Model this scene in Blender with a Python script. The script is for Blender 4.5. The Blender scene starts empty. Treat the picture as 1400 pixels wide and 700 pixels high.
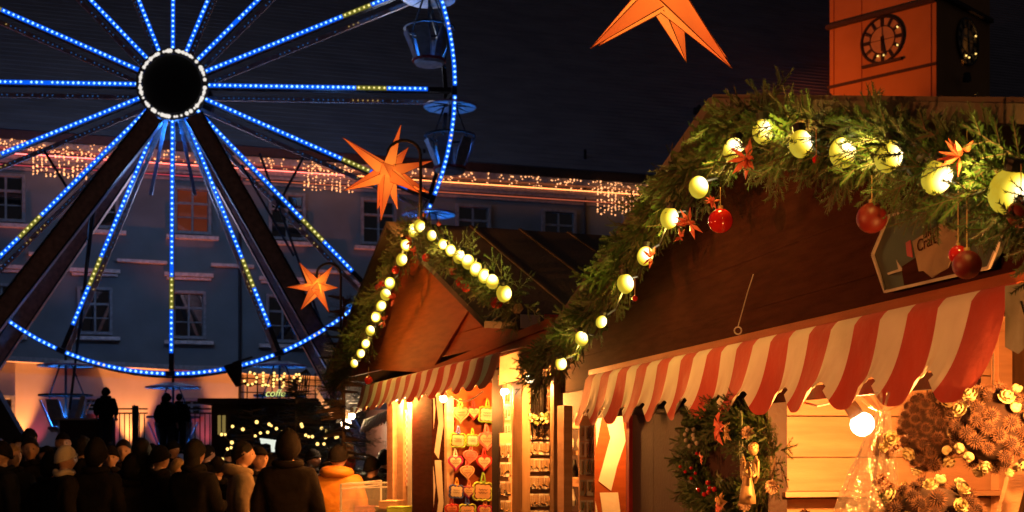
import bpy, bmesh, math, random
import numpy as np
from mathutils import Vector, Matrix, Euler
random.seed(7); rng = np.random.default_rng(7)
PI = math.pi
sc = bpy.context.scene
col = sc.collection

# ---------------------------------------------------------------- camera, sky, exposure
FX = 1750.0; HZ = 612.0; EYE = 1.70           # focal length and horizon in photo pixels, eye height
cam_d = bpy.data.cameras.new('camera'); cam = bpy.data.objects.new('camera', cam_d); col.objects.link(cam)
cam.location = (0, 0, EYE); cam.rotation_euler = (math.radians(90), 0, 0)
cam_d.sensor_width = 36; cam_d.lens = 36 * FX / 1400; cam_d.shift_y = (HZ - 350) / 1400
cam_d.clip_start = 0.05; cam_d.clip_end = 2000
cam_d.dof.use_dof = True; cam_d.dof.focus_distance = 5.2; cam_d.dof.aperture_fstop = 7.0
sc.camera = cam
w = bpy.data.worlds.new('World'); sc.world = w; w.use_nodes = True
nt = w.node_tree; nt.nodes.clear()
o_ = nt.nodes.new('ShaderNodeOutputWorld'); ad = nt.nodes.new('ShaderNodeAddShader')
b1 = nt.nodes.new('ShaderNodeBackground'); b2 = nt.nodes.new('ShaderNodeBackground')
sk = nt.nodes.new('ShaderNodeTexSky'); sk.sky_type = 'NISHITA'; sk.sun_disc = False
sk.sun_elevation = math.radians(-6); sk.sun_rotation = math.radians(200)
b1.inputs['Strength'].default_value = 0.0004
nt.links.new(sk.outputs[0], b1.inputs['Color'])
b2.inputs['Color'].default_value = (0.0155, 0.0128, 0.0142, 1); b2.inputs['Strength'].default_value = 1.0   # city glow of the night sky
nt.links.new(b1.outputs[0], ad.inputs[0]); nt.links.new(b2.outputs[0], ad.inputs[1]); nt.links.new(ad.outputs[0], o_.inputs['Surface'])
sc.view_settings.view_transform = 'Standard'; sc.view_settings.look = 'None'
sc.view_settings.exposure = 0; sc.view_settings.gamma = 1
sc.render.engine = 'CYCLES'
cy = sc.cycles
cy.use_denoising = True; cy.max_bounces = 5; cy.diffuse_bounces = 3; cy.glossy_bounces = 3; cy.transmission_bounces = 4
cy.transparent_max_bounces = 8; cy.caustics_reflective = False; cy.caustics_refractive = False; cy.use_light_tree = True
cy.sample_clamp_indirect = 3.0

# ---------------------------------------------------------------- helpers
WO = {}                                        # world origin of every linked object that is a parent
class Pl:                                      # vertical plane X = c + k*Y
    def __init__(s, c, k): s.c = c; s.k = k; s.n = math.sqrt(1 + k * k); s.sg = 1 if c > 0 else -1
    def pt(s, px, py, out=0.0):
        c = s.c - s.sg * out * s.n; rx = (px - 700) / FX; Y = c / (rx - s.k)
        return Vector((rx * Y, Y, EYE - (py - HZ) / FX * Y))
    def at(s, Y, h, out=0.0):                  # distance Y, height h above the eye
        c = s.c - s.sg * out * s.n
        return Vector((c + s.k * Y, Y, EYE + h))
    def nrm(s): return Vector((-s.sg, s.sg * s.k, 0)) / s.n
    def dirn(s): return Vector((s.k, 1, 0)).normalized()
def P(px, py, Y): return Vector(((px - 700) / FX * Y, Y, EYE - (py - HZ) / FX * Y))
S1 = Pl(2.03, -0.2); S2 = Pl(3.564, -0.38); BF = Pl(-195.78, 3.11); TL = Pl(93.2, -1.0); TR = Pl(-46.8, 1.0)

class MB:
    def __init__(s): s.v = []; s.f = []; s.m = []
    def add(s, vs, fs, m=0):
        b = len(s.v); s.v += [tuple(v) for v in vs]; s.f += [tuple(b + i for i in f) for f in fs]; s.m += [m] * len(fs); return s
    def hexa(s, b, t, m=0):                    # bottom quad, top quad
        return s.add(list(b) + list(t), [(3, 2, 1, 0), (4, 5, 6, 7), (0, 1, 5, 4), (1, 2, 6, 5), (2, 3, 7, 6), (3, 0, 4, 7)], m)
    def box(s, c, size, ax=None, m=0):
        c = Vector(c); X, Y, Z = [Vector(a) for a in (ax or ((1, 0, 0), (0, 1, 0), (0, 0, 1)))]
        x, y, z = X * size[0] / 2, Y * size[1] / 2, Z * size[2] / 2
        return s.hexa([c - x - y - z, c + x - y - z, c + x + y - z, c - x + y - z], [c - x - y + z, c + x - y + z, c + x + y + z, c - x + y + z], m)
    def beam(s, a, b, w, h, up=(0, 0, 1), m=0):
        a, b = Vector(a), Vector(b); d = (b - a); L = d.length; d.normalize()
        u = Vector(up); sd = d.cross(u)
        if sd.length < 1e-4: sd = d.cross(Vector((1, 0, 0)))
        sd.normalize(); u = sd.cross(d)
        return s.box((a + b) / 2, (L, w, h), (d, sd, u), m)
    def slab(s, poly, off, m=0):               # polygon extruded by a vector
        n = len(poly); off = Vector(off); a = [Vector(p) for p in poly]
        return s.add(a + [p + off for p in a], [tuple(range(n - 1, -1, -1)), tuple(range(n, 2 * n))] + [(i, (i + 1) % n, n + (i + 1) % n, n + i) for i in range(n)], m)
    def tube(s, pts, r, n=8, m=0, cap=True):
        pts = [Vector(p) for p in pts]; k = len(pts); rr = r if isinstance(r, (list, tuple)) else [r] * k
        vs = []; pu = None
        for i, p in enumerate(pts):
            d = (pts[min(i + 1, k - 1)] - pts[max(i - 1, 0)]).normalized()
            if pu is None:
                pu = d.cross(Vector((0, 0, 1)))
                if pu.length < 1e-3: pu = d.cross(Vector((1, 0, 0)))
            pu = (pu - d * pu.dot(d)).normalized(); pw = d.cross(pu)
            for j in range(n):
                a = 2 * PI * j / n; vs.append(p + (pu * math.cos(a) + pw * math.sin(a)) * rr[i])
        fs = [(i * n + j, i * n + (j + 1) % n, (i + 1) * n + (j + 1) % n, (i + 1) * n + j) for i in range(k - 1) for j in range(n)]
        if cap: fs += [tuple(range(n - 1, -1, -1)), tuple(range((k - 1) * n, k * n))]
        return s.add(vs, fs, m)
    def sph(s, c, r, seg=12, rings=8, m=0, ax=None):
        c = Vector(c); R = r if isinstance(r, (tuple, list)) else (r, r, r); A = [Vector(a) for a in (ax or ((1, 0, 0), (0, 1, 0), (0, 0, 1)))]
        vs = [c + A[2] * R[2]]
        for i in range(1, rings):
            t = PI * i / rings
            for j in range(seg):
                a = 2 * PI * j / seg
                vs.append(c + A[0] * (R[0] * math.sin(t) * math.cos(a)) + A[1] * (R[1] * math.sin(t) * math.sin(a)) + A[2] * (R[2] * math.cos(t)))
        vs.append(c - A[2] * R[2]); e = len(vs) - 1
        fs = [(0, 1 + j, 1 + (j + 1) % seg) for j in range(seg)]
        for i in range(rings - 2):
            for j in range(seg):
                a = 1 + i * seg; fs.append((a + j, a + seg + j, a + seg + (j + 1) % seg, a + (j + 1) % seg))
        a = 1 + (rings - 2) * seg
        fs += [(a + j, e, a + (j + 1) % seg) for j in range(seg)]
        return s.add(vs, fs, m)
    def octa(s, c, r, m=0):
        c = Vector(c); d = [Vector(a) * r for a in ((1, 0, 0), (0, 1, 0), (-1, 0, 0), (0, -1, 0), (0, 0, 1), (0, 0, -1))]
        return s.add([c + a for a in d], [(0, 1, 4), (1, 2, 4), (2, 3, 4), (3, 0, 4), (1, 0, 5), (2, 1, 5), (3, 2, 5), (0, 3, 5)], m)
    def lathe(s, c, prof, n=16, ax=(0, 0, 1), m=0):
        c = Vector(c); z = Vector(ax).normalized(); x = z.cross(Vector((0.3, 0.9, 0.1))).normalized(); y = z.cross(x); vs = []
        for r, h in prof:
            for j in range(n):
                a = 2 * PI * j / n; vs.append(c + z * h + (x * math.cos(a) + y * math.sin(a)) * max(r, 1e-4))
        k = len(prof)
        return s.add(vs, [(i * n + j, i * n + (j + 1) % n, (i + 1) * n + (j + 1) % n, (i + 1) * n + j) for i in range(k - 1) for j in range(n)], m)
    def arr(s, V, F, m=0):
        return s.add(V.tolist(), F.tolist(), m)
    def mesh(s, name, mats, origin=(0, 0, 0), smooth=False):
        me = bpy.data.meshes.new(name); O = Vector(origin)
        me.from_pydata([(v[0] - O.x, v[1] - O.y, v[2] - O.z) for v in s.v], [], s.f)
        for x in (mats if isinstance(mats, (list, tuple)) else [mats]): me.materials.append(x)
        if any(s.m): me.polygons.foreach_set('material_index', s.m)
        if smooth: me.polygons.foreach_set('use_smooth', [True] * len(s.f))
        me.update(); return me
    def build(s, name, mats, parent=None, smooth=False, kind=None, label=None):
        O = WO.get(parent, Vector((0, 0, 0))) if parent else Vector((0, 0, 0))
        ob = bpy.data.objects.new(name, s.mesh(name, mats, O, smooth)); col.objects.link(ob)
        if parent: ob.parent = parent; WO[ob] = O
        if kind: ob['kind'] = kind
        if label: ob['label'] = label
        return ob
def tag(o, label, cat, group=None):
    o['label'] = label; o['category'] = cat
    if group: o['group'] = group
    return o
def thing(name, label, cat, loc, group=None):
    e = bpy.data.objects.new(name, None); col.objects.link(e); e.location = loc; e.empty_display_size = .1; WO[e] = Vector(loc)
    return tag(e, label, cat, group)
def meshobj(name, me, parent=None, loc=(0, 0, 0), rot=(0, 0, 0), scale=(1, 1, 1), kind=None):
    ob = bpy.data.objects.new(name, me); col.objects.link(ob); ob.parent = parent
    ob.location = loc; ob.rotation_euler = rot; ob.scale = scale
    if kind: ob['kind'] = kind
    return ob
def copy_tree(o, parent=None):
    c = o.copy(); col.objects.link(c); c.parent = parent
    for ch in list(o.children): copy_tree(ch, c)
    return c

# ---------------------------------------------------------------- materials
def mat(name, c, rough=.6, c2=None, scale=6.0, bump=0.0, bscale=40.0, metal=0.0, em=None, es=0.0, trans=0.0, spec=.5, stretch=None, coat=0, amt=.5, sheen=0):
    m = bpy.data.materials.new(name); m.use_nodes = True; n = m.node_tree; bs = n.nodes['Principled BSDF']
    bs.inputs['Roughness'].default_value = rough; bs.inputs['Metallic'].default_value = metal
    bs.inputs['Specular IOR Level'].default_value = spec
    if coat: bs.inputs['Coat Weight'].default_value = coat
    if sheen: bs.inputs['Sheen Weight'].default_value = sheen
    if trans: bs.inputs['Transmission Weight'].default_value = trans
    tc = n.nodes.new('ShaderNodeTexCoord'); mp = n.nodes.new('ShaderNodeMapping'); n.links.new(tc.outputs['Object'], mp.inputs[0])
    if stretch: mp.inputs['Scale'].default_value = stretch
    nz = n.nodes.new('ShaderNodeTexNoise'); nz.inputs['Scale'].default_value = scale; nz.inputs['Detail'].default_value = 5
    n.links.new(mp.outputs[0], nz.inputs['Vector'])
    mx = n.nodes.new('ShaderNodeMix'); mx.data_type = 'RGBA'
    if c2 is None: c2 = tuple(x * .62 for x in c)
    mx.inputs[6].default_value = (*c, 1); mx.inputs[7].default_value = (*c2, 1)
    rp = n.nodes.new('ShaderNodeMapRange'); rp.inputs[1].default_value = .35; rp.inputs[2].default_value = .7
    n.links.new(nz.outputs[0], rp.inputs[0]); n.links.new(rp.outputs[0], mx.inputs[0]); n.links.new(mx.outputs[2], bs.inputs['Base Color'])
    if bump:
        n2 = n.nodes.new('ShaderNodeTexNoise'); n2.inputs['Scale'].default_value = bscale; n2.inputs['Detail'].default_value = 4
        n.links.new(mp.outputs[0], n2.inputs['Vector']); bp = n.nodes.new('ShaderNodeBump'); bp.inputs['Strength'].default_value = bump
        bp.inputs['Distance'].default_value = .01
        n.links.new(n2.outputs[0], bp.inputs['Height']); n.links.new(bp.outputs[0], bs.inputs['Normal'])
    if em: bs.inputs['Emission Color'].default_value = (*em, 1); bs.inputs['Emission Strength'].default_value = es
    return m
def emis(name, c, s):
    m = bpy.data.materials.new(name); m.use_nodes = True; n = m.node_tree; n.nodes.clear()
    e = n.nodes.new('ShaderNodeEmission'); o = n.nodes.new('ShaderNodeOutputMaterial'); e.inputs[0].default_value = (*c, 1); e.inputs[1].default_value = s
    n.links.new(e.outputs[0], o.inputs[0]); return m
M = {}
M['led_blue'] = emis('led_blue', (.26, .60, 1.0), 2.6)
M['led_yellow'] = emis('led_yellow', (1.0, .86, .28), 1.3)
M['led_white'] = emis('led_white', (.95, .88, .80), .95)
M['led_halo_blue'] = emis('blue_halo_glow', (.002, .085, .72), 1.35)  # glowing bars behind the LEDs imitate their soft halo
M['led_halo_yellow'] = emis('yellow_halo_glow', (.16, .15, .02), 1.0)
M['led_dim'] = emis('led_dim', (.03, .16, .50), .55)
M['led_dim_yellow'] = emis('led_dim_yellow', (.7, .5, .15), .7)
M['fairy'] = emis('fairy_light', (1.0, .40, .15), 2.8)
M['fairy_warm'] = emis('fairy_warm', (1.0, .62, .16), 2.2)
M['steel_dark'] = mat('steel_dark', (.045, .035, .032), .5, bump=.1, metal=.3)
M['steel_red'] = mat('steel_red_brown', (.75, .38, .27), .6, bump=.1)
M['drum'] = mat('hub_drum_black', (.006, .006, .006), .6)
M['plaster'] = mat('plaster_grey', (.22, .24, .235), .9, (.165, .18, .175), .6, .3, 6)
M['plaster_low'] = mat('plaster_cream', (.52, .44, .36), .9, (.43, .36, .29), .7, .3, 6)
M['ledge'] = mat('pale_ledge', (.85, .70, .62), .7)
M['trim'] = mat('stone_trim', (.46, .40, .36), .8, bump=.2, bscale=8)
M['rooftile'] = mat('roof_tile_dark', (.27, .27, .32), .8, (.20, .20, .24), .5, .4, 3, stretch=(1, 1, 4))
M['frame_w'] = mat('window_frame_paint', (.34, .33, .32), .6)
M['glass_dark'] = mat('window_glass_dark', (.006, .008, .012), .08, spec=.8)
M['glass_lit'] = mat('window_lit_curtain', (.3, .10, .03), .15, em=(1.0, .11, .02), es=.07, spec=.8, scale=1.2)
for k_ in ('glass_dark', 'glass_lit'): M[k_].node_tree.nodes['Principled BSDF'].inputs['IOR'].default_value = 2.2; M[k_].node_tree.nodes['Principled BSDF'].inputs['Roughness'].default_value = .02
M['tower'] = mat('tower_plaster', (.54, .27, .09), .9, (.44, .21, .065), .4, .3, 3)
M['stone_dark'] = mat('stone_dark', (.07, .05, .04), .9)
M['clock'] = mat('clock_face', (.55, .40, .20), .5, (.35, .24, .12), 1.2)
M['clock_dark'] = mat('clock_numerals', (.02, .015, .012), .5)
M['gold'] = mat('gilded_metal', (.50, .33, .15), .5, metal=.35)
M['cobble'] = mat('cobbles', (.09, .085, .08), .7, bump=.6, bscale=9)
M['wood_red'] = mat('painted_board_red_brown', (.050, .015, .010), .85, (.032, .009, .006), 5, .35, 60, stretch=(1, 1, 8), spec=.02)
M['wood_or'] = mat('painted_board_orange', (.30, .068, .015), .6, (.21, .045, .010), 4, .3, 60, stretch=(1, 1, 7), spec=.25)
M['wood_dark'] = mat('dark_stained_board', (.038, .013, .010), .6, (.028, .010, .008), 4, .2, 50)
M['wood_pale'] = mat('pine_board', (.62, .37, .23), .55, (.48, .27, .16), 3, .25, 40, stretch=(1, 1, 9))
M['wood_brown'] = mat('pine_board_brown', (.36, .22, .12), .6, (.26, .15, .08), 3, .25, 40, stretch=(7, 7, 1))
M['roof_felt'] = mat('roof_felt_brown', (.085, .062, .050), .9, (.055, .040, .033), 2.5, .5, 30)
M['cloth_red'] = mat('awning_red', (.50, .040, .018), .8, (.38, .026, .012), 5, .5, 14, sheen=.2)
M['cloth_white'] = mat('awning_cream', (.78, .71, .62), .8, (.62, .55, .46), 4, .5, 14, sheen=.2)
M['cloth_grey'] = mat('grey_green_canvas', (.40, .40, .30), .8, bump=.2)
M['needle'] = mat('fir_needles', (.062, .135, .022), .5, (.026, .068, .016), 9)
M['needle_dark'] = mat('fir_needles_dark', (.030, .050, .020), .5, (.018, .032, .014), 5)
M['twig'] = mat('twig', (.10, .06, .035), .8)
M['cable'] = mat('cable_black', (.012, .012, .012), .5)
M['bauble'] = mat('bauble_red_gloss', (.50, .015, .010), .08, (.42, .012, .008), 3, coat=.5)
M['bauble_m'] = mat('bauble_red_matt', (.20, .012, .008), .5)
M['pink'] = mat('frosted_pink_ornament', (.80, .22, .14), .35, (.6, .10, .06), 30)
M['skin'] = mat('skin', (.52, .30, .21), .5, (.44, .23, .16), 9)
M['eye'] = mat('eye_dark', (.02, .014, .01), .2)
M['coat_black'] = mat('coat_black', (.014, .012, .013), .9, spec=.08, bump=.5, bscale=25)
M['coat_navy'] = mat('coat_navy', (.014, .016, .024), .9, spec=.08, bump=.5, bscale=25)
M['coat_brown'] = mat('coat_brown', (.015, .011, .010), .9, spec=.08, bump=.5, bscale=25)
M['coat_orange'] = mat('coat_ochre', (.68, .28, .03), .6, (.56, .21, .025), 6, .6, 18)
M['coat_beige'] = mat('coat_beige', (.30, .21, .14), .85, bump=.5, bscale=30)
M['knit_white'] = mat('knit_cream', (.60, .50, .38), .95, bump=.8, bscale=90)
M['knit_dark'] = mat('knit_dark', (.012, .010, .010), .95, spec=.08, bump=.8, bscale=90)
M['hair_dark'] = mat('hair_dark', (.012, .008, .006), .6, spec=.2, bump=.6, bscale=90, stretch=(3, 3, .4))
M['hair_fair'] = mat('hair_fair', (.36, .22, .10), .5, bump=.6, bscale=90, stretch=(3, 3, .4))
M['jeans'] = mat('trousers_dark', (.03, .032, .04), .85)
M['shoe'] = mat('shoe_black', (.015, .013, .012), .5)
M['white_pl'] = mat('white_paint', (.72, .68, .64), .5)
M['red_pl'] = mat('red_paint', (.42, .03, .035), .4)
M['seat_blue'] = mat('gondola_panel', (.50, .52, .55), .4)
M['gold_leaf'] = mat('gold_glitter', (.70, .45, .18), .3, (.5, .28, .1), 60, .6, 150, metal=.6)
M['cone'] = mat('pine_cone', (.30, .19, .12), .7, (.16, .09, .05), 40)
M['tuft'] = mat('dried_thistle', (.34, .18, .11), .8, (.22, .10, .06), 30)
M['tuft_core'] = mat('thistle_core', (.05, .022, .016), .9)
M['cream'] = mat('cream_flower', (.80, .72, .42), .7, (.7, .58, .28), 30)
M['cream_p'] = mat('pale_pink_flower', (.80, .55, .40), .7)
M['leafg'] = mat('green_leaf', (.09, .14, .03), .5)
def glass(name, col_=(1, 1, 1), tr=.75, rough=.08, bump=0):
    m = bpy.data.materials.new(name); m.use_nodes = True; n = m.node_tree; n.nodes.clear()
    t = n.nodes.new('ShaderNodeBsdfTransparent'); g = n.nodes.new('ShaderNodeBsdfGlossy'); d = n.nodes.new('ShaderNodeBsdfDiffuse')
    a = n.nodes.new('ShaderNodeMixShader'); b = n.nodes.new('ShaderNodeMixShader'); o = n.nodes.new('ShaderNodeOutputMaterial')
    g.inputs['Roughness'].default_value = rough; d.inputs[0].default_value = (*col_, 1); g.inputs[0].default_value = (*col_, 1)
    a.inputs[0].default_value = .45; b.inputs[0].default_value = 1 - tr
    n.links.new(g.outputs[0], a.inputs[1]); n.links.new(d.outputs[0], a.inputs[2]); n.links.new(t.outputs[0], b.inputs[1]); n.links.new(a.outputs[0], b.inputs[2]); n.links.new(b.outputs[0], o.inputs[0])
    if bump:
        nz = n.nodes.new('ShaderNodeTexNoise'); nz.inputs['Scale'].default_value = 28; nz.inputs['Detail'].default_value = 3; bp = n.nodes.new('ShaderNodeBump'); bp.inputs['Strength'].default_value = bump; bp.inputs['Distance'].default_value = .02
        tc = n.nodes.new('ShaderNodeTexCoord'); n.links.new(tc.outputs['Object'], nz.inputs['Vector'])
        n.links.new(nz.outputs[0], bp.inputs['Height']); n.links.new(bp.outputs[0], g.inputs['Normal']); n.links.new(bp.outputs[0], d.inputs['Normal'])
    return m
M['glass'] = glass('case_glass', (.9, .9, .9), .86)
M['cello'] = glass('cellophane', (.95, .85, .7), .55, .12, 1.0)
def bulbglass():
    m = bpy.data.materials.new('bulb_frosted'); m.use_nodes = True; n = m.node_tree; n.nodes.clear()
    t = n.nodes.new('ShaderNodeBsdfTransparent'); e = n.nodes.new('ShaderNodeEmission'); b = n.nodes.new('ShaderNodeMixShader'); o = n.nodes.new('ShaderNodeOutputMaterial')
    nz = n.nodes.new('ShaderNodeTexNoise'); nz.inputs['Scale'].default_value = 25; tc = n.nodes.new('ShaderNodeTexCoord'); n.links.new(tc.outputs['Object'], nz.inputs['Vector'])
    cr = n.nodes.new('ShaderNodeValToRGB'); cr.color_ramp.elements[0].position = .35; cr.color_ramp.elements[1].position = .65
    cr.color_ramp.elements[0].color = (.98, .62, .030, 1); cr.color_ramp.elements[1].color = (1.0, .74, .06, 1)
    n.links.new(nz.outputs[0], cr.inputs[0]); cw = n.nodes.new('ShaderNodeMix'); cw.data_type = 'RGBA'; cw.inputs[7].default_value = (1, .80, .45, 1); n.links.new(cr.outputs[0], cw.inputs[6]); n.links.new(cw.outputs[2], e.inputs[0])
    ds = n.nodes.new('ShaderNodeVectorMath'); ds.operation = 'DISTANCE'; ds.inputs[1].default_value = (.016, -.034, .004); n.links.new(tc.outputs['Object'], ds.inputs[0])   # filament sits off centre
    mr = n.nodes.new('ShaderNodeMapRange'); mr.interpolation_type = 'SMOOTHSTEP'; mr.inputs[1].default_value = .0; mr.inputs[2].default_value = .056; mr.inputs[3].default_value = 7.0; mr.inputs[4].default_value = .55
    m2 = n.nodes.new('ShaderNodeMapRange'); m2.inputs[1].default_value = .042; m2.inputs[2].default_value = .012; n.links.new(ds.outputs['Value'], m2.inputs[0]); n.links.new(m2.outputs[0], cw.inputs[0]); n.links.new(ds.outputs['Value'], mr.inputs[0]); n.links.new(mr.outputs[0], e.inputs[1])
    b.inputs[0].default_value = .93; n.links.new(t.outputs[0], b.inputs[1]); n.links.new(e.outputs[0], b.inputs[2]); n.links.new(b.outputs[0], o.inputs[0]); return m
M['bulb'] = bulbglass()
M['bulb_hot'] = emis('bulb_hot', (1.0, .74, .42), 30.0)
def lampmat(name, c0, c1, s, rad):              # paper shade glowing most near the lamp inside
    m = bpy.data.materials.new(name); m.use_nodes = True; n = m.node_tree; bs = n.nodes['Principled BSDF']
    tc = n.nodes.new('ShaderNodeTexCoord'); ln = n.nodes.new('ShaderNodeVectorMath'); ln.operation = 'LENGTH'; n.links.new(tc.outputs['Object'], ln.inputs[0])
    mr = n.nodes.new('ShaderNodeMapRange'); mr.inputs[1].default_value = 0.04; mr.inputs[2].default_value = rad; n.links.new(ln.outputs['Value'], mr.inputs[0])
    cr = n.nodes.new('ShaderNodeValToRGB'); cr.color_ramp.elements[0].color = (*c0, 1); cr.color_ramp.elements[1].color = (*c1, 1)
    n.links.new(mr.outputs[0], cr.inputs[0]); n.links.new(cr.outputs[0], bs.inputs['Emission Color']); bs.inputs['Emission Strength'].default_value = s
    bs.inputs['Base Color'].default_value = (.7, .22, .05, 1); bs.inputs['Roughness'].default_value = .8
    return m
M['star'] = lampmat('star_paper', (1.0, .27, .03), (.66, .085, .012), 1.0, .30); M['star_shaded'] = lampmat('star_paper_shaded', (.84, .16, .018), (.46, .050, .008), 1.0, .28)  # second paper is a dimmer copy, facet shading put into its glow
M['star_seam'] = mat('star_seam', (.25, .06, .02), .8)
def lamp(name, loc, energy, color, radius=.03, typ='POINT', rot=None, spot=None, blend=.5, parent=None):
    d = bpy.data.lights.new(name, typ); d.energy = energy; d.color = color
    if typ in ('POINT', 'SPOT'): d.shadow_soft_size = radius
    if spot: d.spot_size = spot; d.spot_blend = blend
    o = bpy.data.objects.new(name, d); col.objects.link(o)
    o.location = Vector(loc) - (WO[parent] if parent else Vector((0, 0, 0)))
    if parent: o.parent = parent
    if rot: o.rotation_euler = rot
    return o

# ---------------------------------------------------------------- ground
g = MB(); n = 24; L = 400
g.add([(-L, -L, 0), (L, -L, 0), (L, L, 0), (-L, L, 0)], [(0, 1, 2, 3)]); gr = g.build('ground', M['cobble'], kind='structure')
# ================================================================ town building behind the wheel
BH = BF.pt(236, 200, 0)
bld = thing('town_building', 'long grey town building with dark tiled roof behind the ferris wheel', 'building', (BH.x, BH.y, 0))
bd = BF.dirn(); bn = BF.nrm()                  # bd runs along the facade (k>0: to the right and away)
def bseg(x0, y0, x1, y1, out, up, dn, mb, m=0):  # ledge between two picture points lying on the facade
    a = BF.pt(x0, y0, 0); b = BF.pt(x1, y1, 0)
    mb.slab([a, a + bn * out, a + bn * out + Vector((0, 0, -dn)), a + Vector((0, 0, -dn))], b - a, m)
mb = MB(); a = BF.pt(-260, 200, 0); b = BF.pt(2000, 200, 0)
def wallslab(zlo, zhi, matn, name):
    mb = MB(); A = Vector((a.x, a.y, zlo)); B = Vector((b.x, b.y, zlo)); A2 = Vector((a.x, a.y, zhi)); B2 = Vector((b.x, b.y, zhi))
    mb.slab([A, B, B2, A2], -bn * .6); return mb.build(name, M[matn], bld)
ztop = BF.pt(236, 199, 0).z
zmid = BF.pt(236, 499, 0).z
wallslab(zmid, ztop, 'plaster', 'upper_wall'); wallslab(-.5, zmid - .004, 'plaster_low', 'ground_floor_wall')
# cornice: frieze, two mouldings and gutter
def longledge(y0, drop, out, name, m, h=None):
    mb = MB(); z = BF.pt(236, y0, 0).z
    A = Vector((a.x, a.y, z)); B = Vector((b.x, b.y, z))
    mb.slab([A, A + bn * out, A + bn * out * .8 + Vector((0, 0, -drop)), A + Vector((0, 0, -drop))], B - A); return mb.build(name, M[m], bld)
longledge(200, .35, 1.0, 'gutter', 'steel_dark'); longledge(211, .30, .75, 'cornice', 'trim')
longledge(228, .16, .30, 'moulding', 'trim'); longledge(233, .14, .20, 'moulding', 'trim'); longledge(243, .10, .12, 'moulding', 'trim')
# roof
mb = MB(); E0 = Vector((a.x, a.y, ztop + .05)) + bn * .9; E1 = Vector((b.x, b.y, ztop + .05)) + bn * .9; rise = -bn * 22 + Vector((0, 0, 24))
mb.slab([E0, E1, E1 + rise, E0 + rise], -bn * .3 + Vector((0, 0, -.25)))
for i in range(90):                            # tile courses as low steps
    t = (i + 1) / 91; p0 = E0 + rise * t; p1 = E1 + rise * t
    nr = (bn * 14 + Vector((0, 0, 13))).normalized()
    mb.slab([p0, p0 + nr * .025, p0 + nr * .006 + rise.normalized() * .26, p0 + rise.normalized() * .26], p1 - p0)
mb.build('roof', M['rooftile'], bld)
# windows
def window(px, y0, y1, wpx, pr, lit=False, rows=(.33,), head=True, sill=True):
    c0 = BF.pt(px, y0); c1 = BF.pt(px, y1); H = c0.z - c1.z; W = wpx / FX * c0.y / abs(bd.x) * 1.0; mid = (c0 + c1) / 2
    up = Vector((0, 0, 1)); ax = (bd, -bn, up); sc_ = W
    fr = MB(); t = .13
    for sx in (-1, 1): fr.box(mid + bd * sx * (W / 2 + t / 2) + bn * .11, (t, .26, H + 2 * t), ax)
    for sz in (-1, 1): fr.box(mid + up * sz * (H / 2 + t / 2) + bn * .113, (W - .002, .26, t), ax)
    fo = fr.build('window', M['frame_w'], pr)
    k = [-.5] + [-.5 + q for q in (1 - rows[0],)] + [.5]
    mu = MB(); mu.box(mid + bn * .05, (.09, .08, H), ax); mu.box(mid + up * (H * (k[1])) + bn * .055, (W, .1, .10), ax)
    for sx in (-1, 1):
        for sz, e0, e1 in ((0, k[0], k[1]), (1, k[1], k[2])):
            pn = MB(); pn.box(mid + bd * sx * W / 4 + up * H * (e0 + e1) / 2 + bn * .012, (W / 2 - .09, .01, H * (e1 - e0) - .08), ax)
            pn.build('pane', M['glass_lit' if lit else 'glass_dark'], fo)
        mu.box(mid + bd * sx * W / 4 + up * H * (k[0] + k[1]) / 2 + bn * .04, (W / 2, .04, .05), ax)
    mu.build('window_bar', M['frame_w'], fo)
    if sill: s = MB(); s.box(mid - up * (H / 2 + t + .16) + bn * .15, (W + .9, .44, .16), ax); s.build('window_sill', M['ledge'], fo)
    if head: s = MB(); s.box(mid + up * (H / 2 + .85) + bn * .17, (W + .9, .36, .16), ax); s.box(mid + up * (H / 2 + .68) + bn * .1, (W + .7, .3, .1), ax); s.build('window_hood', M['ledge'], fo)
    return fo
for px, y0, y1, lit in ((-118, 233, 290, 0), (8, 242, 300, 0), (136, 251, 309, 0), (263, 260, 317, 1), (392, 268, 325, 0), (517, 276, 332, 0), (646, 284, 338, 0), (763, 291, 344, 0), (872, 298, 350, 0)):
    window(px, y0, y1, 40, bld, lit, head=False)
for px, y0, y1 in ((-110, 388, 452), (2, 392, 452), (130, 397, 454), (258, 402, 460), (386, 407, 465), (512, 412, 469), (636, 417, 473)):
    window(px, y0, y1, 36, bld)
for px, y0, y1 in ((-90, 540, 575), (4, 545, 600), (262, 548, 566), (130, 546, 562)): window(px, y0, y1, 22, bld, head=False, sill=False)
mb = MB()                                      # apron ledges between the windows, belt course over the ground floor
for x0, x1, y in ((-60, -20, 342), (40, 96, 346), (160, 228, 355), (288, 346, 361), (415, 482, 369), (545, 612, 374)): mb = MB(); bseg(x0, y, x1, y + (x1 - x0) * .05, .42, 0, .13, mb); mb.build('apron_ledge', M['ledge'], bld)
mb = MB(); bseg(-260, 474, 330, 505, .78, 0, .22, mb); bseg(330, 505, 900, 530, .78, 0, .22, mb); mb.build('belt_course', M['trim'], bld)

for px in (-40, 328, 580, 800):
    p0 = BF.pt(px, 205, .75); p1 = BF.pt(px, 222, .12); mb = MB(); mb.tube([p0, p1, Vector((p1.x, p1.y, 0))], .07, 8); mb.build('downpipe', M['steel_dark'], bld)
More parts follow.
